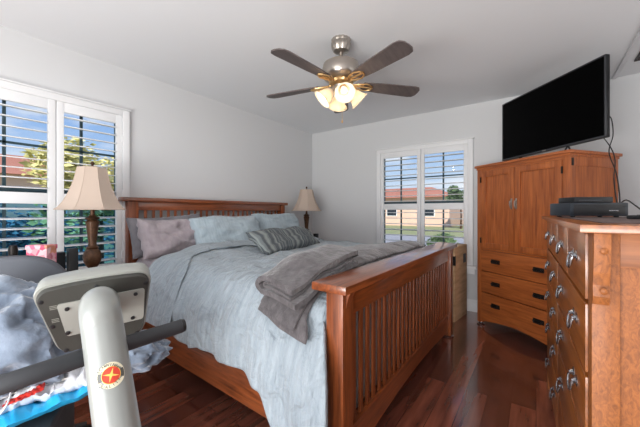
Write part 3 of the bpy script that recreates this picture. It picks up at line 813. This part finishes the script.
for (z0, z1, hz) in ((.575, .78, .68), (.358, .565, .46), (.14, .348, .245)):
    b = MB(); b.box((.053, -.006, z0), (AW-.053, .02, z1), .003); dr = b.build('drawer', M['cherry_x'], arm)
    for hx in (.255*AW, .735*AW):
        b = MB(); b.box((hx-.048, -.010, hz-.020), (hx+.048, -.005, hz+.020), .003)
        b.tube([(hx-.036, -.010, hz+.008), (hx-.036, -.026, hz+.004), (hx-.03, -.028, hz-.012), (hx+.03, -.028, hz-.012), (hx+.036, -.026, hz+.004), (hx+.036, -.010, hz+.008)], .005, 8)
        b.build('handle', M['iron'], dr)
b = MB(); n = 20
pr = [(.05, .138), (.05, .045)]+[(.05+(AW-.10)*k/n, .045+.055*math.sin(PI*k/n)) for k in range(1, n)]+[(AW-.05, .045), (AW-.05, .138)]
b.prism(pr, 0, .022, M=Matrix(((1, 0, 0, 0), (0, 0, 1, 0), (0, 1, 0, 0), (0, 0, 0, 1)))); b.build('apron', M['cherry_x'], arm)
for (x, y) in ((.025, .02), (AW-.025, .02), (AW-.03, .53)):
    b = MB(); b.lathe([(.035, 0), (.04, .008), (.03, .014), (.018, .018), (.018, .142 if y > .1 else .03)], 18, TM((x, y, 0))); b.build('foot', M['pewter'], arm)
# side frame
b = MB(); b.box((AW-.002, .0, .10), (AW+.004, .05, 1.606), .002); b.box((AW-.002, .515, .0), (AW+.004, .56, 1.606), .002)
b.box((AW-.002, .05, 1.53), (AW+.004, .515, 1.606), .002); b.box((AW-.002, .05, .10), (AW+.004, .515, .2), .002); b.build('side_frame', M['cherry_z'], arm)

# ------------------------------------------------------------------ television
TR, TL = Vector((.425, 3.083)), Vector((-.301, 3.888))
TR, TL = TL+(TR-TL)*1.0, TL
tdir = (TR-TL).normalized(); TW = (TR-TL).length; TH = .62; TZ0 = 1.7295
trz = math.atan2(tdir.y, tdir.x)
tv = thing('television', (TL.x, TL.y, 1.65), trz, 'large black flat television standing on the armoire', 'television')
zb = TZ0-1.65
b = MB(); b.box((0, 0, zb), (TW, .035, zb+TH), .004); b.box((.15, .035, zb+.05), (TW-.15, .065, zb+TH*.6), .012); b.build('casing', M['blackp'], tv)
M['bezel'] = mat('gunmetal_bezel', s2l(70, 72, 76), .35, .5)
b = MB(); w = .011
b.box((0, -.004, zb), (w, .03, zb+TH), .002); b.box((TW-w, -.004, zb), (TW, .03, zb+TH), .002); b.box((0, -.004, zb), (TW, .03, zb+.016), .002); b.box((0, -.004, zb+TH-w), (TW, .03, zb+TH), .002); b.build('bezel', M['bezel'], tv)
b = MB(); b.box((w, -.0015, zb+.016), (TW-w, .002, zb+TH-w)); b.build('screen', M['screen'], tv)
b = MB(); b.box((TW*.5-.02, -.0055, zb+.003), (TW*.5+.02, -.004, zb+.011)); b.build('maker_badge', M['nickel'], tv)
for x in (.22*TW, .70*TW):
    b = MB(); b.tube([(x, .02, zb+.01), (x, -.03, .012), (x, -.07, .007)], .007, 8); b.tube([(x, .02, zb+.01), (x, .06, .012), (x, .09, .007)], .007, 8); b.build('foot', M['blackp'], tv)

# ------------------------------------------------------------------ dresser along the right wall
dr = thing('dresser', (.108, .966, 0), math.radians(1.7), 'long honey cherry dresser with many bail pulls against the right side', 'dresser')
DW, DD, DT = 1.59, .46, 1.1415
b = MB(); b.box((.018, .02, .12), (DD, DW-.02, DT-.02)); b.build('body', M['oak_y'], dr)
b = MB(); b.prism([(-.028, -.05), (DD+.01, -.05), (DD+.01, DW+.04), (-.028, DW+.04)], DT-.0195, DT, bev=.003); b.build('top', M['oak_y'], dr)
for y0 in (0, DW-.05):
    b = MB(); b.box((0, y0, .0), (.05, y0+.05, DT-.02), .003); b.box((DD-.05, y0, .0), (DD, y0+.05, DT-.02), .003); b.build('corner_post', M['oak_z'], dr)
b = MB(); b.box((.05, .004, DT-.10), (DD-.05, .03, DT-.02), .002); b.build('side_rail', M['oak_x'], dr)
b = MB(); b.box((.05, .004, .12), (DD-.05, .03, .22), .002); b.build('side_rail', M['oak_x'], dr)
b = MB(); b.box((.05, .014, .22), (DD-.05, .024, DT-.10)); b.build('side_panel', M['oak_z'], dr)
def corbel(x0, y0, sy):
    b = MB(); z1 = DT-.02
    pr = [(0, 0), (-.040, 0), (-.042, -.03), (-.034, -.09), (-.026, -.12), (-.030, -.145), (-.022, -.165), (0, -.17)]
    b.prism([(sy*p[0]*-1, p[1]) for p in pr], 0, .030, M=Matrix(((0, 0, 1, x0), (-1 if sy > 0 else -1, 0, 0, y0), (0, 1, 0, z1), (0, 0, 0, 1))), bev=.002)
    for z in (-.04, -.13):
        b.lathe([(.0075, 0), (.0075, .004), (.003, .007), (0, .0075)], 10, TM((x0+.017, y0-.040+.0, z1+z)) @ RM('X', 90))
    b.build('corbel', M['oak_z'], dr)
corbel(-.002, 0, 1)
# drawers
rows = [(1.117, .945, 4, 1), (.937, .758, 2, 2), (.750, .573, 2, 2), (.565, .362, 2, 2), (.354, .145, 2, 2)]
for (z1, z0, nd, nh) in rows:
    ys = .055; span = DW-.11; wd = span/nd
    for k in range(nd):
        y0, y1 = ys+k*wd+.006, ys+(k+1)*wd-.006
        b = MB(); b.box((-.004, y0, z0+.002), (.03, y1, z1-.002), .003); d = b.build('drawer', M['oak_y'], dr)
        for h in range(nh):
            hy = (y0+y1)/2 if nh == 1 else (y0+(y1-y0)*(.24 if h == 0 else .76))
            hz = (z0+z1)/2
            b = MB()
            for s in (-1, 1):
                b.lathe([(.0165, 0), (.017, .002), (.009, .004), (.005, .010), (.0065, .014), (0, .015)], 14, TM((-.003, hy+s*.030, hz+.010)) @ RM('Y', -90))
            b.tube([(-.013, hy-.030, hz+.010), (-0.017, hy-.032, hz-.004), (-0.019, hy-.026, hz-.020), (-0.020, hy-.010, hz-.028), (-0.020, hy+.010, hz-.028), (-0.019, hy+.026, hz-.020), (-0.017, hy+.032, hz-.004), (-.013, hy+.030, hz+.010)], .0038, 8)
            b.build('handle', M['pewter'], d)
b = MB()
for z in (.941, .754, .569, .358, .138): b.box((.012, .05, z-.005), (.02, DW-.05, z+.005), .0015)
b.box((.004, .05, DT-.026), (.02, DW-.05, DT-.02)); b.build('divider', M['oak_y'], dr)
b = MB(); b.box((.004, .05, .07), (.02, DW-.05, .135), .002); b.build('apron', M['oak_y'], dr)

# dark runner cloth look of the top (plain dark wood inlay runner lying on the dresser)
b = MB(); b.box((.03, .06, 0), (.40, 1.45, .002)); o = b.build('runner', mat('dark_runner_cloth', s2l(92, 74, 70), .8), loc=(.108, .966, DT+.0005), rot=(0, 0, math.radians(1.7)))
tag(o, 'dark brown runner lying along the dresser top', 'runner')

# ------------------------------------------------------------------ boxes on the dresser
ZD = DT+.003
p0 = Vector((.134, 1.885, 0))
t = thing('cable_box', (p0.x, p0.y, ZD), math.radians(28), 'black cable box lying on the dresser top', 'cable box')
b = MB(); b.box((0, 0, .006), (.25, .16, .070), .006); b.build('casing', M['navy'], t)
b = MB(); b.box((.015, -.0015, .014), (.235, 0.002, .062), .001); b.build('front_panel', M['blackp'], t)
b = MB(); b.box((.165, -.003, .030), (.205, -.0012, .035)); b.build('printed_mark', M['pewter'], t)
for x in (.03, .22):
    for y in (.03, .13):
        b = MB(); b.lathe([(.01, 0), (.01, .007)], 10, TM((x, y, 0))); b.build('rubber_foot', M['rubber'], t)
t = thing('disc_player', (p0.x, p0.y, ZD+.0705), math.radians(28), 'slim black player stacked on the cable box', 'disc player')
b = MB(); b.box((.03, .02, .0), (.20, .14, .028), .004); b.build('casing', M['blackp'], t)
b = MB(); b.box((.05, .0185, .009), (.15, .021, .014)); b.build('disc_slot', M['bezel'], t)

def cable(name, pts, label, r=.0035):
    # smooth curve through the points
    P = [Vector(p) for p in pts]; out = []
    for i in range(len(P)-1):
        a = P[max(i-1, 0)]; b_ = P[i]; c = P[i+1]; d = P[min(i+2, len(P)-1)]
        for k in range(8):
            t = k/8
            out.append(.5*((2*b_)+(c-a)*t+(2*a-5*b_+4*c-d)*t*t+(3*b_-a-3*c+d)*t**3))
    out.append(P[-1])
    b = MB(); b.tube(out, r, 8); o = b.build(name, M['rubber']); tag(o, label, 'cable'); return o
cable('power_cable', [cp(604, 116, 2.34), cp(611, 118, 2.35), cp(613, 135, 2.33), cp(609, 152, 2.25), cp(616, 172, 2.1), cp(619, 190, 1.8), cp(620, 204, 1.62)], 'black cable looping down from the television edge to the boxes')
cable('video_cable', [cp(603, 137, 2.34), cp(611, 148, 2.28), cp(615, 160, 2.15), cp(614, 180, 1.9), cp(617, 204, 1.62)], 'black cable hanging straight from the television lower corner')
cable('coax_cable', [cp(619, 205, 1.6), cp(626, 200, 1.5), cp(636, 206, 1.4), cp(646, 213, 1.33), cp(660, 216, 1.3)], 'black cable arching to the right off the cable box', .003)
p1 = cp(626, 217.5, 1.12)
t = thing('remote_control', (p1.x, p1.y, ZD), math.radians(-40), 'flat black remote lying right of the cable box', 'remote')
b = MB(); b.box((0, 0, 0), (.15, .045, .014), .004); b.build('body', M['blackp'], t)
b = MB()
for i in range(5):
    for j in range(3): b.lathe([(.004, .0138), (.004, .0155), (0, .016)], 8, TM((.03+i*.022, .011+j*.012, 0)))
b.build('buttons', M['bezel'], t)

# ------------------------------------------------------------------ cardboard box by the window
t = thing('cardboard_box', (-.70, 3.45, 0), math.radians(-7), 'tall narrow cardboard box standing under the back window', 'box')
b = MB(); b.box((-.20, 0, 0), (0, .40, .80), .004); b.build('carton', M['card'], t)
b = MB(); b.box((-.002, .27, .60), (.0015, .36, .70), 0); b.build('hand_hole', M['iron'], t)
b = MB(); b.box((-.03, -.0015, .60), (.003, .02, .70), 0); b.build('strap_clip', M['iron'], t)
b = MB(); b.box((-.103, -.001, .0), (-.097, .401, .802)); b.build('tape', mat('packing_tape', s2l(190, 160, 120), .3), t)

# ------------------------------------------------------------------ exercise machine close to the camera
def smooth_path(P, n=8):
    P = [Vector(p) for p in P]; out = []
    for i in range(len(P)-1):
        a = P[max(i-1, 0)]; b_ = P[i]; c = P[i+1]; d = P[min(i+2, len(P)-1)]
        for k in range(n):
            t = k/n; out.append(.5*((2*b_)+(c-a)*t+(2*a-5*b_+4*c-d)*t*t+(3*b_-a-3*c+d)*t**3))
    out.append(P[-1]); return out
ptop = cp(100.5, 312, .655); pbot = cp(117.5, 427, .585)
base = pbot+(pbot-ptop)*(pbot.z/(ptop.z-pbot.z)*.97)
ex = thing('exercise_bike', (base.x, base.y, 0), 0, 'grey exercise machine with tilted console and dark handlebar in front', 'exercise machine')
org = Vector((base.x, base.y, 0))
inv = lambda v: v-org
# console frame: corners of the rear face (image-measured, real depth)
c_tl, c_tr, c_bl = cp(27, 291, .70), cp(153, 270, .84), cp(36, 362, .745)
ux = (c_tr-c_tl); W_ = ux.length; ux.normalize()
uy = (c_tl-c_bl); uy = (uy-ux*uy.dot(ux)); Hh = uy.length*1.02; uy.normalize()
un = ux.cross(uy).normalized()          # towards the camera
if un.dot(-c_tl+Vector((0, 0, 1.17))) < 0: un = -un
cc = c_tl+ux*W_/2-uy*Hh/2
CM = Matrix(((ux.x, uy.x, un.x, cc.x-org.x), (ux.y, uy.y, un.y, cc.y-org.y), (ux.z, uy.z, un.z, cc.z-org.z), (0, 0, 0, 1)))
def rr(w, h, r, bulge=0, taper=0, n=7):
    pts = []
    for (sx, sy, a0) in ((1, -1, -90), (1, 1, 0), (-1, 1, 90), (-1, -1, 180)):
        for k in range(n+1):
            a = math.radians(a0+90*k/n)
            x = sx*(w/2-r)+r*math.cos(a); y = sy*(h/2-r)+r*math.sin(a)
            pts.append((x, y))
    out = []
    # add points along long edges for the bulge
    for i in range(len(pts)):
        p, q = pts[i], pts[(i+1) % len(pts)]
        m = 1 if math.dist(p, q) < .05 else 8
        for k in range(m):
            t = k/m; out.append((p[0]*(1-t)+q[0]*t, p[1]*(1-t)+q[1]*t))
    res = []
    for x, y in out:
        yy = y+(bulge*(1-(x/(w/2))**2)*(1 if y > 0 else .6))
        xx = x*(1-taper*(.5-y/h))
        res.append((xx, yy))
    return res
def loft(b, sections, M4):
    """sections: list of (polygon, z)"""
    rings = []
    for poly, z in sections:
        rings.append([b.bm.verts.new(M4 @ Vector((x, y, z))) for x, y in poly])
    n = len(rings[0])
    for a, c in zip(rings, rings[1:]):
        for i in range(n): b.bm.faces.new((a[i], a[(i+1) % n], c[(i+1) % n], c[i]))
    b.bm.faces.new(rings[0][::-1]); b.bm.faces.new(rings[-1])
    return b
w, h = W_, Hh
b = MB(); loft(b, [(rr(w*.96, h*.96, .03, .010, .27), -.066), (rr(w, h, .034, .010, .27), -.058), (rr(w, h, .034, .010, .27), -.012), (rr(w*.985, h*.98, .034, .010, .27), -.006)], CM); b.build('console_bezel', M['silverp'], ex, ang=40)
b = MB(); loft(b, [(rr(w*.955, h*.925, .03, .009, .27), -.008), (rr(w*.945, h*.915, .03, .009, .27), .004), (rr(w*.92, h*.89, .028, .009, .27), .008)], CM); cb = b.build('console_back', M['greyp'], ex, ang=40)
for (x, y) in ((-.42, .34), (0, .42), (.42, .34), (-.37, -.02), (.37, -.02), (-.30, -.40), (.30, -.40), (.0, -.42)):
    b = MB(); b.lathe([(.0045, 0), (.0055, .0016), (.0035, .0022)], 12, CM @ TM((x*w, y*h, .007))); b.build('screw', M['blackp'], cb)
b = MB()
for (x, y) in ((-.34, .22), (-.34, .04), (.36, .22)):
    for i in range(3): b.box((x*w-.007, y*h+i*.004-.001, .0078), (x*w+.007, y*h+i*.004+.0006, .0086))
b.build('moulded_marks', mat('moulded_grey_mark', s2l(126, 126, 118), .5), cb, fn=lambda v: CM @ v)
pl = rr(.185, .092, .008, .0, .10)
b = MB(); loft(b, [([(x+.012, y+.008) for x, y in pl], .007), ([(x+.012, y+.008) for x, y in pl], .011)], CM); mp_ = b.build('mounting_plate', M['silverp'], ex)
for (x, y) in ((-.062, .038), (.082, .042), (-.068, -.028), (.070, -.028)):
    b = MB(); b.lathe([(.005, .0105), (.005, .0135), (.0025, .014)], 12, CM @ TM((x, y, 0))); b.build('bolt', M['blackp'], mp_)
# post
plate = org+(CM @ Vector((.012, .02, .012)))
path = smooth_path([plate-un*.0, cp(100, 303, .70), ptop, ptop+(pbot-ptop)*.15, ptop+(pbot-ptop)*.35, ptop+(pbot-ptop)*.7, pbot, pbot+(pbot-ptop)*1.0, base+Vector((0, 0, .06))], 8)
rad = .0375
b = MB(); b.tube([inv(p) for p in path], [.028+(.0095)*min(1, i/6) for i in range(len(path))], 28); b.build('post', M['tubegrey'], ex, ang=60)
# round badge on the post
bc = cp(114, 374.5, .60)
ax = (pbot-ptop).normalized()
# point on the post axis nearest
ac = ptop+ax*((bc-ptop).dot(ax)); nrm = (Vector((0, 0, 1.17))-ac); nrm -= ax*nrm.dot(ax); nrm.normalize()
side = ax.cross(nrm).normalized()
def wrap(u, v, off):   # u along side (m), v along -axis (m)
    a = u/rad
    return inv(ac+(nrm*math.cos(a)+side*math.sin(a))*(rad+off)-ax*v)
def disc(b, r0, r1, off, a0=0, a1=360, cx=.0, cy=0, n=36):
    m = max(2, int(n*(a1-a0)/360)); inner = []; outer = []
    for k in range(m+1):
        a = math.radians(a0+(a1-a0)*k/m)
        for lst, r in ((inner, r0), (outer, r1)): lst.append(b.bm.verts.new(wrap(cx+r*math.cos(a), cy+r*1.0*math.sin(a), off)))
    for k in range(m): b.bm.faces.new((inner[k], outer[k], outer[k+1], inner[k+1]))
su = -.002
b = MB(); disc(b, .0005, .0235, .0006, cx=su); badge = b.build('round_badge', mat('cream_badge', s2l(222, 214, 186), .4), ex)
b = MB(); disc(b, .0005, .0155, .0009, cx=su); b.build('badge_centre', mat('badge_red', s2l(206, 62, 40), .4), badge)
b = MB(); disc(b, .0155, .0225, .0009, 160, 205, su); disc(b, .0155, .0225, .0009, -20, 25, su); b.build('badge_panel', mat('badge_grey', s2l(84, 84, 80), .4), badge)
gold = mat('badge_gold', s2l(232, 190, 92), .35)
b = MB()
for k in range(4):
    a = PI/2*k+.35
    pts = [(0.0025, .0), (.0, .0135), (-.0025, 0)]
    vs = [b.bm.verts.new(wrap(su+math.cos(a)*y-math.sin(a)*x, math.sin(a)*y+math.cos(a)*x, .0012)) for x, y in pts]; b.bm.faces.new(vs)
disc(b, .0148, .0158, .0012, cx=su)
b.build('badge_star', gold, badge)
# ring lettering as it stands on the badge
def ring_text(txt, r, a_mid, step, flip, parent):
    for i, ch in enumerate(txt):
        if ch == ' ': continue
        cu = bpy.data.curves.new('letter', 'FONT'); cu.body = ch; cu.size = .0075; cu.align_x = 'CENTER'; cu.align_y = 'CENTER'
        tmp = bpy.data.objects.new('letter', cu); COL.objects.link(tmp)
        bpy.context.view_layer.update()
        me = bpy.data.meshes.new_from_object(tmp.evaluated_get(bpy.context.evaluated_depsgraph_get()))
        bpy.data.objects.remove(tmp)
        a = math.radians(a_mid-(i-(len(txt)-1)/2)*step*(1 if not flip else -1))
        rot = a-PI/2 if not flip else a+PI/2
        for v in me.vertices:
            x, y = v.co.x, v.co.y
            X_ = su+r*math.cos(a)+x*math.cos(rot)-y*math.sin(rot); Y_ = r*math.sin(a)+x*math.sin(rot)+y*math.cos(rot)
            v.co = wrap(X_*SGN, Y_, .0013)
        me.materials.append(M['blackp']); o = bpy.data.objects.new('badge_letter', me); COL.objects.link(o); o.parent = parent
# which way does +side run on screen?
rt = Vector((CA, SA, 0)); SGN = 1 if side.dot(rt) > 0 else -1
ring_text('SCHWINN', .0192, 90, 17, False, badge)
ring_text('QUALITY', .0192, -90, 17, True, badge)
# handlebar
hb = smooth_path([cp(-95, 407, .50), cp(-20, 391, .53), cp(40, 372, .575), cp(100, 352, .66), cp(150, 336, .75), cp(181, 326, .81)], 8)
b = MB(); b.tube([inv(p) for p in hb], .0175, 20); hbar = b.build('handlebar', M['foam'], ex, ang=60)
b = MB(); b.tube([inv(cp(181, 326, .81)), inv(cp(184.5, 325, .816))], [.0182, .016], 20); b.build('end_cap', M['blackp'], hbar)
hc = cp(104, 351, .667); b = MB(); b.tube([inv(hc), inv(ptop+ax*.06)], .018, 14); b.build('handlebar_clamp', M['greyp'], ex)
# foot of the machine, below the picture
b = MB(); dv = Vector((CA, SA, 0))
b.tube([inv(base+dv*-.27+Vector((0, 0, .045-base.z))), inv(base+dv*.27+Vector((0, 0, .045-base.z)))], .035, 16); b.build('stabilizer', M['tubegrey'], ex)
for s in (-1, 1):
    b = MB(); b.tube([inv(base+dv*(s*.25)+Vector((0, 0, .045-base.z))), inv(base+dv*(s*.31)+Vector((0, 0, .045-base.z)))], .044, 16); b.build('end_foot', M['blackp'], ex)

# ------------------------------------------------------------------ chair behind the machine, with the things heaped on and by it
chc = cp(22, 300, 1.42)
ch = thing('desk_chair', (chc.x, chc.y, 0), math.radians(35.4+28), 'grey upholstered chair with rounded back under the left window', 'chair')
# local: -y faces the camera side, back at -y (we see its back)
def chback(u, v):
    a = (u*2-1); c = v
    wv = .225*(1-.10*(1-c))
    x = a*wv
    # rounded top: superellipse
    top = .985-.09*abs(a)**3.2-.05*abs(a)**8
    z = .50+(top-.50)*c
    y = -.20+.045*(a*a)-.03*c
    return Vector((x, y, z))
b = MB(); b.grid(chback, 40, 24); b.build('backrest', M['mesh'], ch, solid=.05, ang=70)
b = MB(); b.box((-.235, -.20, .43), (.235, .26, .50), .025, seg=3); b.build('seat', M['mesh'], ch)
b = MB(); b.lathe([(.03, .09), (.03, .30), (.02, .30), (.02, .42), (.10, .425), (.10, .435)], 16); b.build('column', M['blackp'], ch)
for k in range(5):
    a = k*2*PI/5+.3
    b = MB(); b.tube([(0, 0, .10), (.24*math.cos(a), .24*math.sin(a), .06)], [.022, .014], 10); lg = b.build('leg', M['blackp'], ch)
    b = MB(); b.lathe([(.0, -.011), (.026, -.011), (.026, .011), (0, .011)], 16, TM((.24*math.cos(a), .24*math.sin(a), .027)) @ Matrix.Rotation(a, 4, 'Z') @ RM('X', 90)); b.build('caster', M['blackp'], lg)

def heap(name, c, rad, m, label, cat, seed, amp=.35, fr=2.2, flat=.75, nu=90, nv=60, rz=0, ridged=True):
    b = MB(); c = Vector(c)
    def g(u, v):
        a = u*2*PI; t = v*PI
        n = Vector((math.sin(t)*math.cos(a), math.sin(t)*math.sin(a), math.cos(t)))
        p = n.copy()
        d = noise.noise(Vector((n.x*fr+seed, n.y*fr, n.z*fr)))*.7
        if ridged:
            q = Vector((n.x*fr*.8+seed+fbm(n.x*2, n.y*2, n.z*2)*.8, n.y*fr*1.3, n.z*fr*.6))
            d += (1-abs(noise.noise(q*.9))*2.4)*.42+(1-abs(noise.noise(q*1.8+Vector((5, 1, 2))))*2.4)*.10
        k = 1+amp*d
        p = Vector((p.x*rad[0], p.y*rad[1], p.z*rad[2]))*k
        lo = -rad[2]*flat
        if p.z < lo: p.z = lo+(p.z-lo)*.04
        return c+Matrix.Rotation(rz, 3, 'Z') @ p
    b.grid(g, nu, nv, closed_u=True)
    bmesh.ops.remove_doubles(b.bm, verts=b.bm.verts, dist=.0008)
    o = b.build(name, m, ang=80)
    if label: tag(o, label, cat)
    return o
# storage bin
bn = cp(50, 418, .98)
t = thing('storage_bin', (bn.x, bn.y, 0), math.radians(62), 'charcoal storage bin standing under the bright blue bag', 'bin')
BH = .50
b = MB(); b.box((-.42, -.03, 0), (.0, .30, BH-.03), .012); b.build('tub', M['bin'], t)
b = MB(); b.box((-.43, -.04, BH-.03), (.01, .31, BH), .006); b.build('lid', M['bin'], t)
def sack(name, quad, th, m, label, cat, seed, amp=.012, nu=60, nv=24, fr=9):
    """a soft flat bag spanning four corner points, th thick"""
    A, B, C_, D_ = [Vector(q) for q in quad]
    nrm = (B-A).cross(D_-A).normalized()
    if nrm.z < 0: nrm = -nrm
    b = MB()
    for sgn in (1, -1):
        def g(u, v, sgn=sgn):
            p = (A*(1-u)+B*u)*(1-v)+(D_*(1-u)+C_*u)*v
            e = (max(0, 1-abs(2*u-1)**4)*max(0, 1-abs(2*v-1)**4))**.5
            k = fbm(u*fr+seed, v*fr*.45, 2)
            return p+nrm*(sgn*th/2*e*(1+.4*k)+amp*k*1.2+amp*.7*ridge(u*fr*.8, v*fr*.5+seed, 3))
        b.grid(g, nu, nv)
    bmesh.ops.remove_doubles(b.bm, verts=b.bm.verts, dist=.0008)
    o = b.build(name, m, ang=80); tag(o, label, cat); return o
sack('blue_bag', [cp(-40, 448, .80), cp(108, 384, 1.04), cp(108, 368, 1.25), cp(-60, 415, 1.1)], .05, M['blue'], 'bright blue plastic bag lying on the storage bin', 'bag', 3, .006)
sack('plastic_bag', [cp(-45, 425, .84), cp(112, 374, 1.05), cp(146, 356, 1.28), cp(-60, 398, 1.12)], .07, M['bag'], 'crinkled clear plastic bag lying on the blue bag', 'bag', 9, .016, fr=17)
sack('magazine', [cp(-25, 404, .88), cp(70, 378, 1.0), cp(80, 370, 1.08), cp(-25, 392, .98)], .012, M['paper'], 'pale printed magazine on top of the clear plastic bag', 'magazine', 15, .004)
sack('snack_wrapper', [cp(2, 408, .89), cp(44, 390, .93), cp(46, 383, .97), cp(4, 400, .94)], .008, M['red'], 'red printed wrapper lying on the magazine', 'wrapper', 19, .003)
b = MB(); b.tube(smooth_path([cp(0, 414, .84), cp(6, 406, .85), cp(10, 396, .88), cp(11, 386, .93)], 5), .0022, 8); tag(b.build('white_cord', M['white']), 'short white cord crossing the red wrapper', 'cord')
heap('fleece_blanket', cp(-8, 343, 1.02), (.25, .17, .17), M['pile'], 'blue-grey fleece blanket heaped on the chair', 'blanket', 2.0, .30, 2.4, .8, 150, 100, rz=YAW)
o = heap('blanket_end', cp(130, 352, 1.2), (.125, .12, .062), M['pile'], None, None, 7.3, .38, 2.8, .85, 120, 80, rz=YAW)
tag(o, 'blue-grey fleece bundle lying right of the console, by the bed rail', 'blanket')

# things on the left window ledge side: a table with a pink floral box and black boxes
t = thing('side_table', (-2.43, .58, 0), 0, 'small dark table under the left window behind the chair', 'table')
TZ = .88
b = MB(); b.box((-.25, -.60, TZ-.03), (.2, -.035, TZ), .005); b.build('tabletop', M['iron'], t)
for sx in (-1, 1):
    for sy in (-1, 1): b = MB(); b.box((sx*.19-.035, -.318+sy*.25-.015, 0), (sx*.19-.005, -.318+sy*.25+.015, TZ-.03), .002); b.build('leg', M['iron'], t)
def pink_mat():
    m = mat('pink_floral_paper', s2l(206, 96, 120), .6); nt = m.node_tree; b = nt.nodes['Principled BSDF']
    v = nt.nodes.new('ShaderNodeTexVoronoi'); v.inputs['Scale'].default_value = 38
    tc = nt.nodes.new('ShaderNodeTexCoord'); cr = nt.nodes.new('ShaderNodeValToRGB'); el = cr.color_ramp.elements
    el[0].color = s2l(200, 60, 96); el[1].color = s2l(232, 168, 120); el[1].position = .9
    for p, q in ((.3, s2l(216, 110, 140)), (.5, s2l(236, 196, 200)), (.7, s2l(190, 90, 110))): x = el.new(p); x.color = q
    nt.links.new(tc.outputs['Object'], v.inputs[0]); nt.links.new(v.outputs['Color'], cr.inputs['Fac']); nt.links.new(cr.outputs['Color'], b.inputs['Base Color']); return m
pk = Vector((-2.28, .49, 0))
t = thing('gift_box', (pk.x, pk.y, TZ), math.radians(38), 'pink floral box on the table under the left window', 'box')
b = MB(); b.box((-.055, -.035, 0), (.055, .035, .10), .004); b.build('carton', pink_mat(), t)
b = MB(); b.box((-.058, -.038, .08), (.058, .038, .105), .004); b.build('lid', pink_mat(), t)
for (nm, x, y, w_, h_, lb, ct) in (('black_box', -2.62, .62, .12, .20, 'black box standing between the pink box and the near lamp', 'box'), ('pen_holder', -2.50, .69, .05, .23, 'narrow upright black holder left of the near lamp base', 'holder')):
    b = MB(); b.box((-.03, -w_/2, 0), (.03, w_/2, h_), .004); o = b.build(nm, M['blackp'], loc=(x, y, .70)); tag(o, lb, ct)
q = Vector((-2.30, .34, 0))
q = cp(13, 251, 1.93)
b = MB(); b.lathe([(.022, 0), (.024, .05), (.018, .078), (0, .082)], 14); o = b.build('small_jar', M['iron'], loc=(q.x, q.y, TZ)); tag(o, 'small dark jar left of the pink box', 'jar')
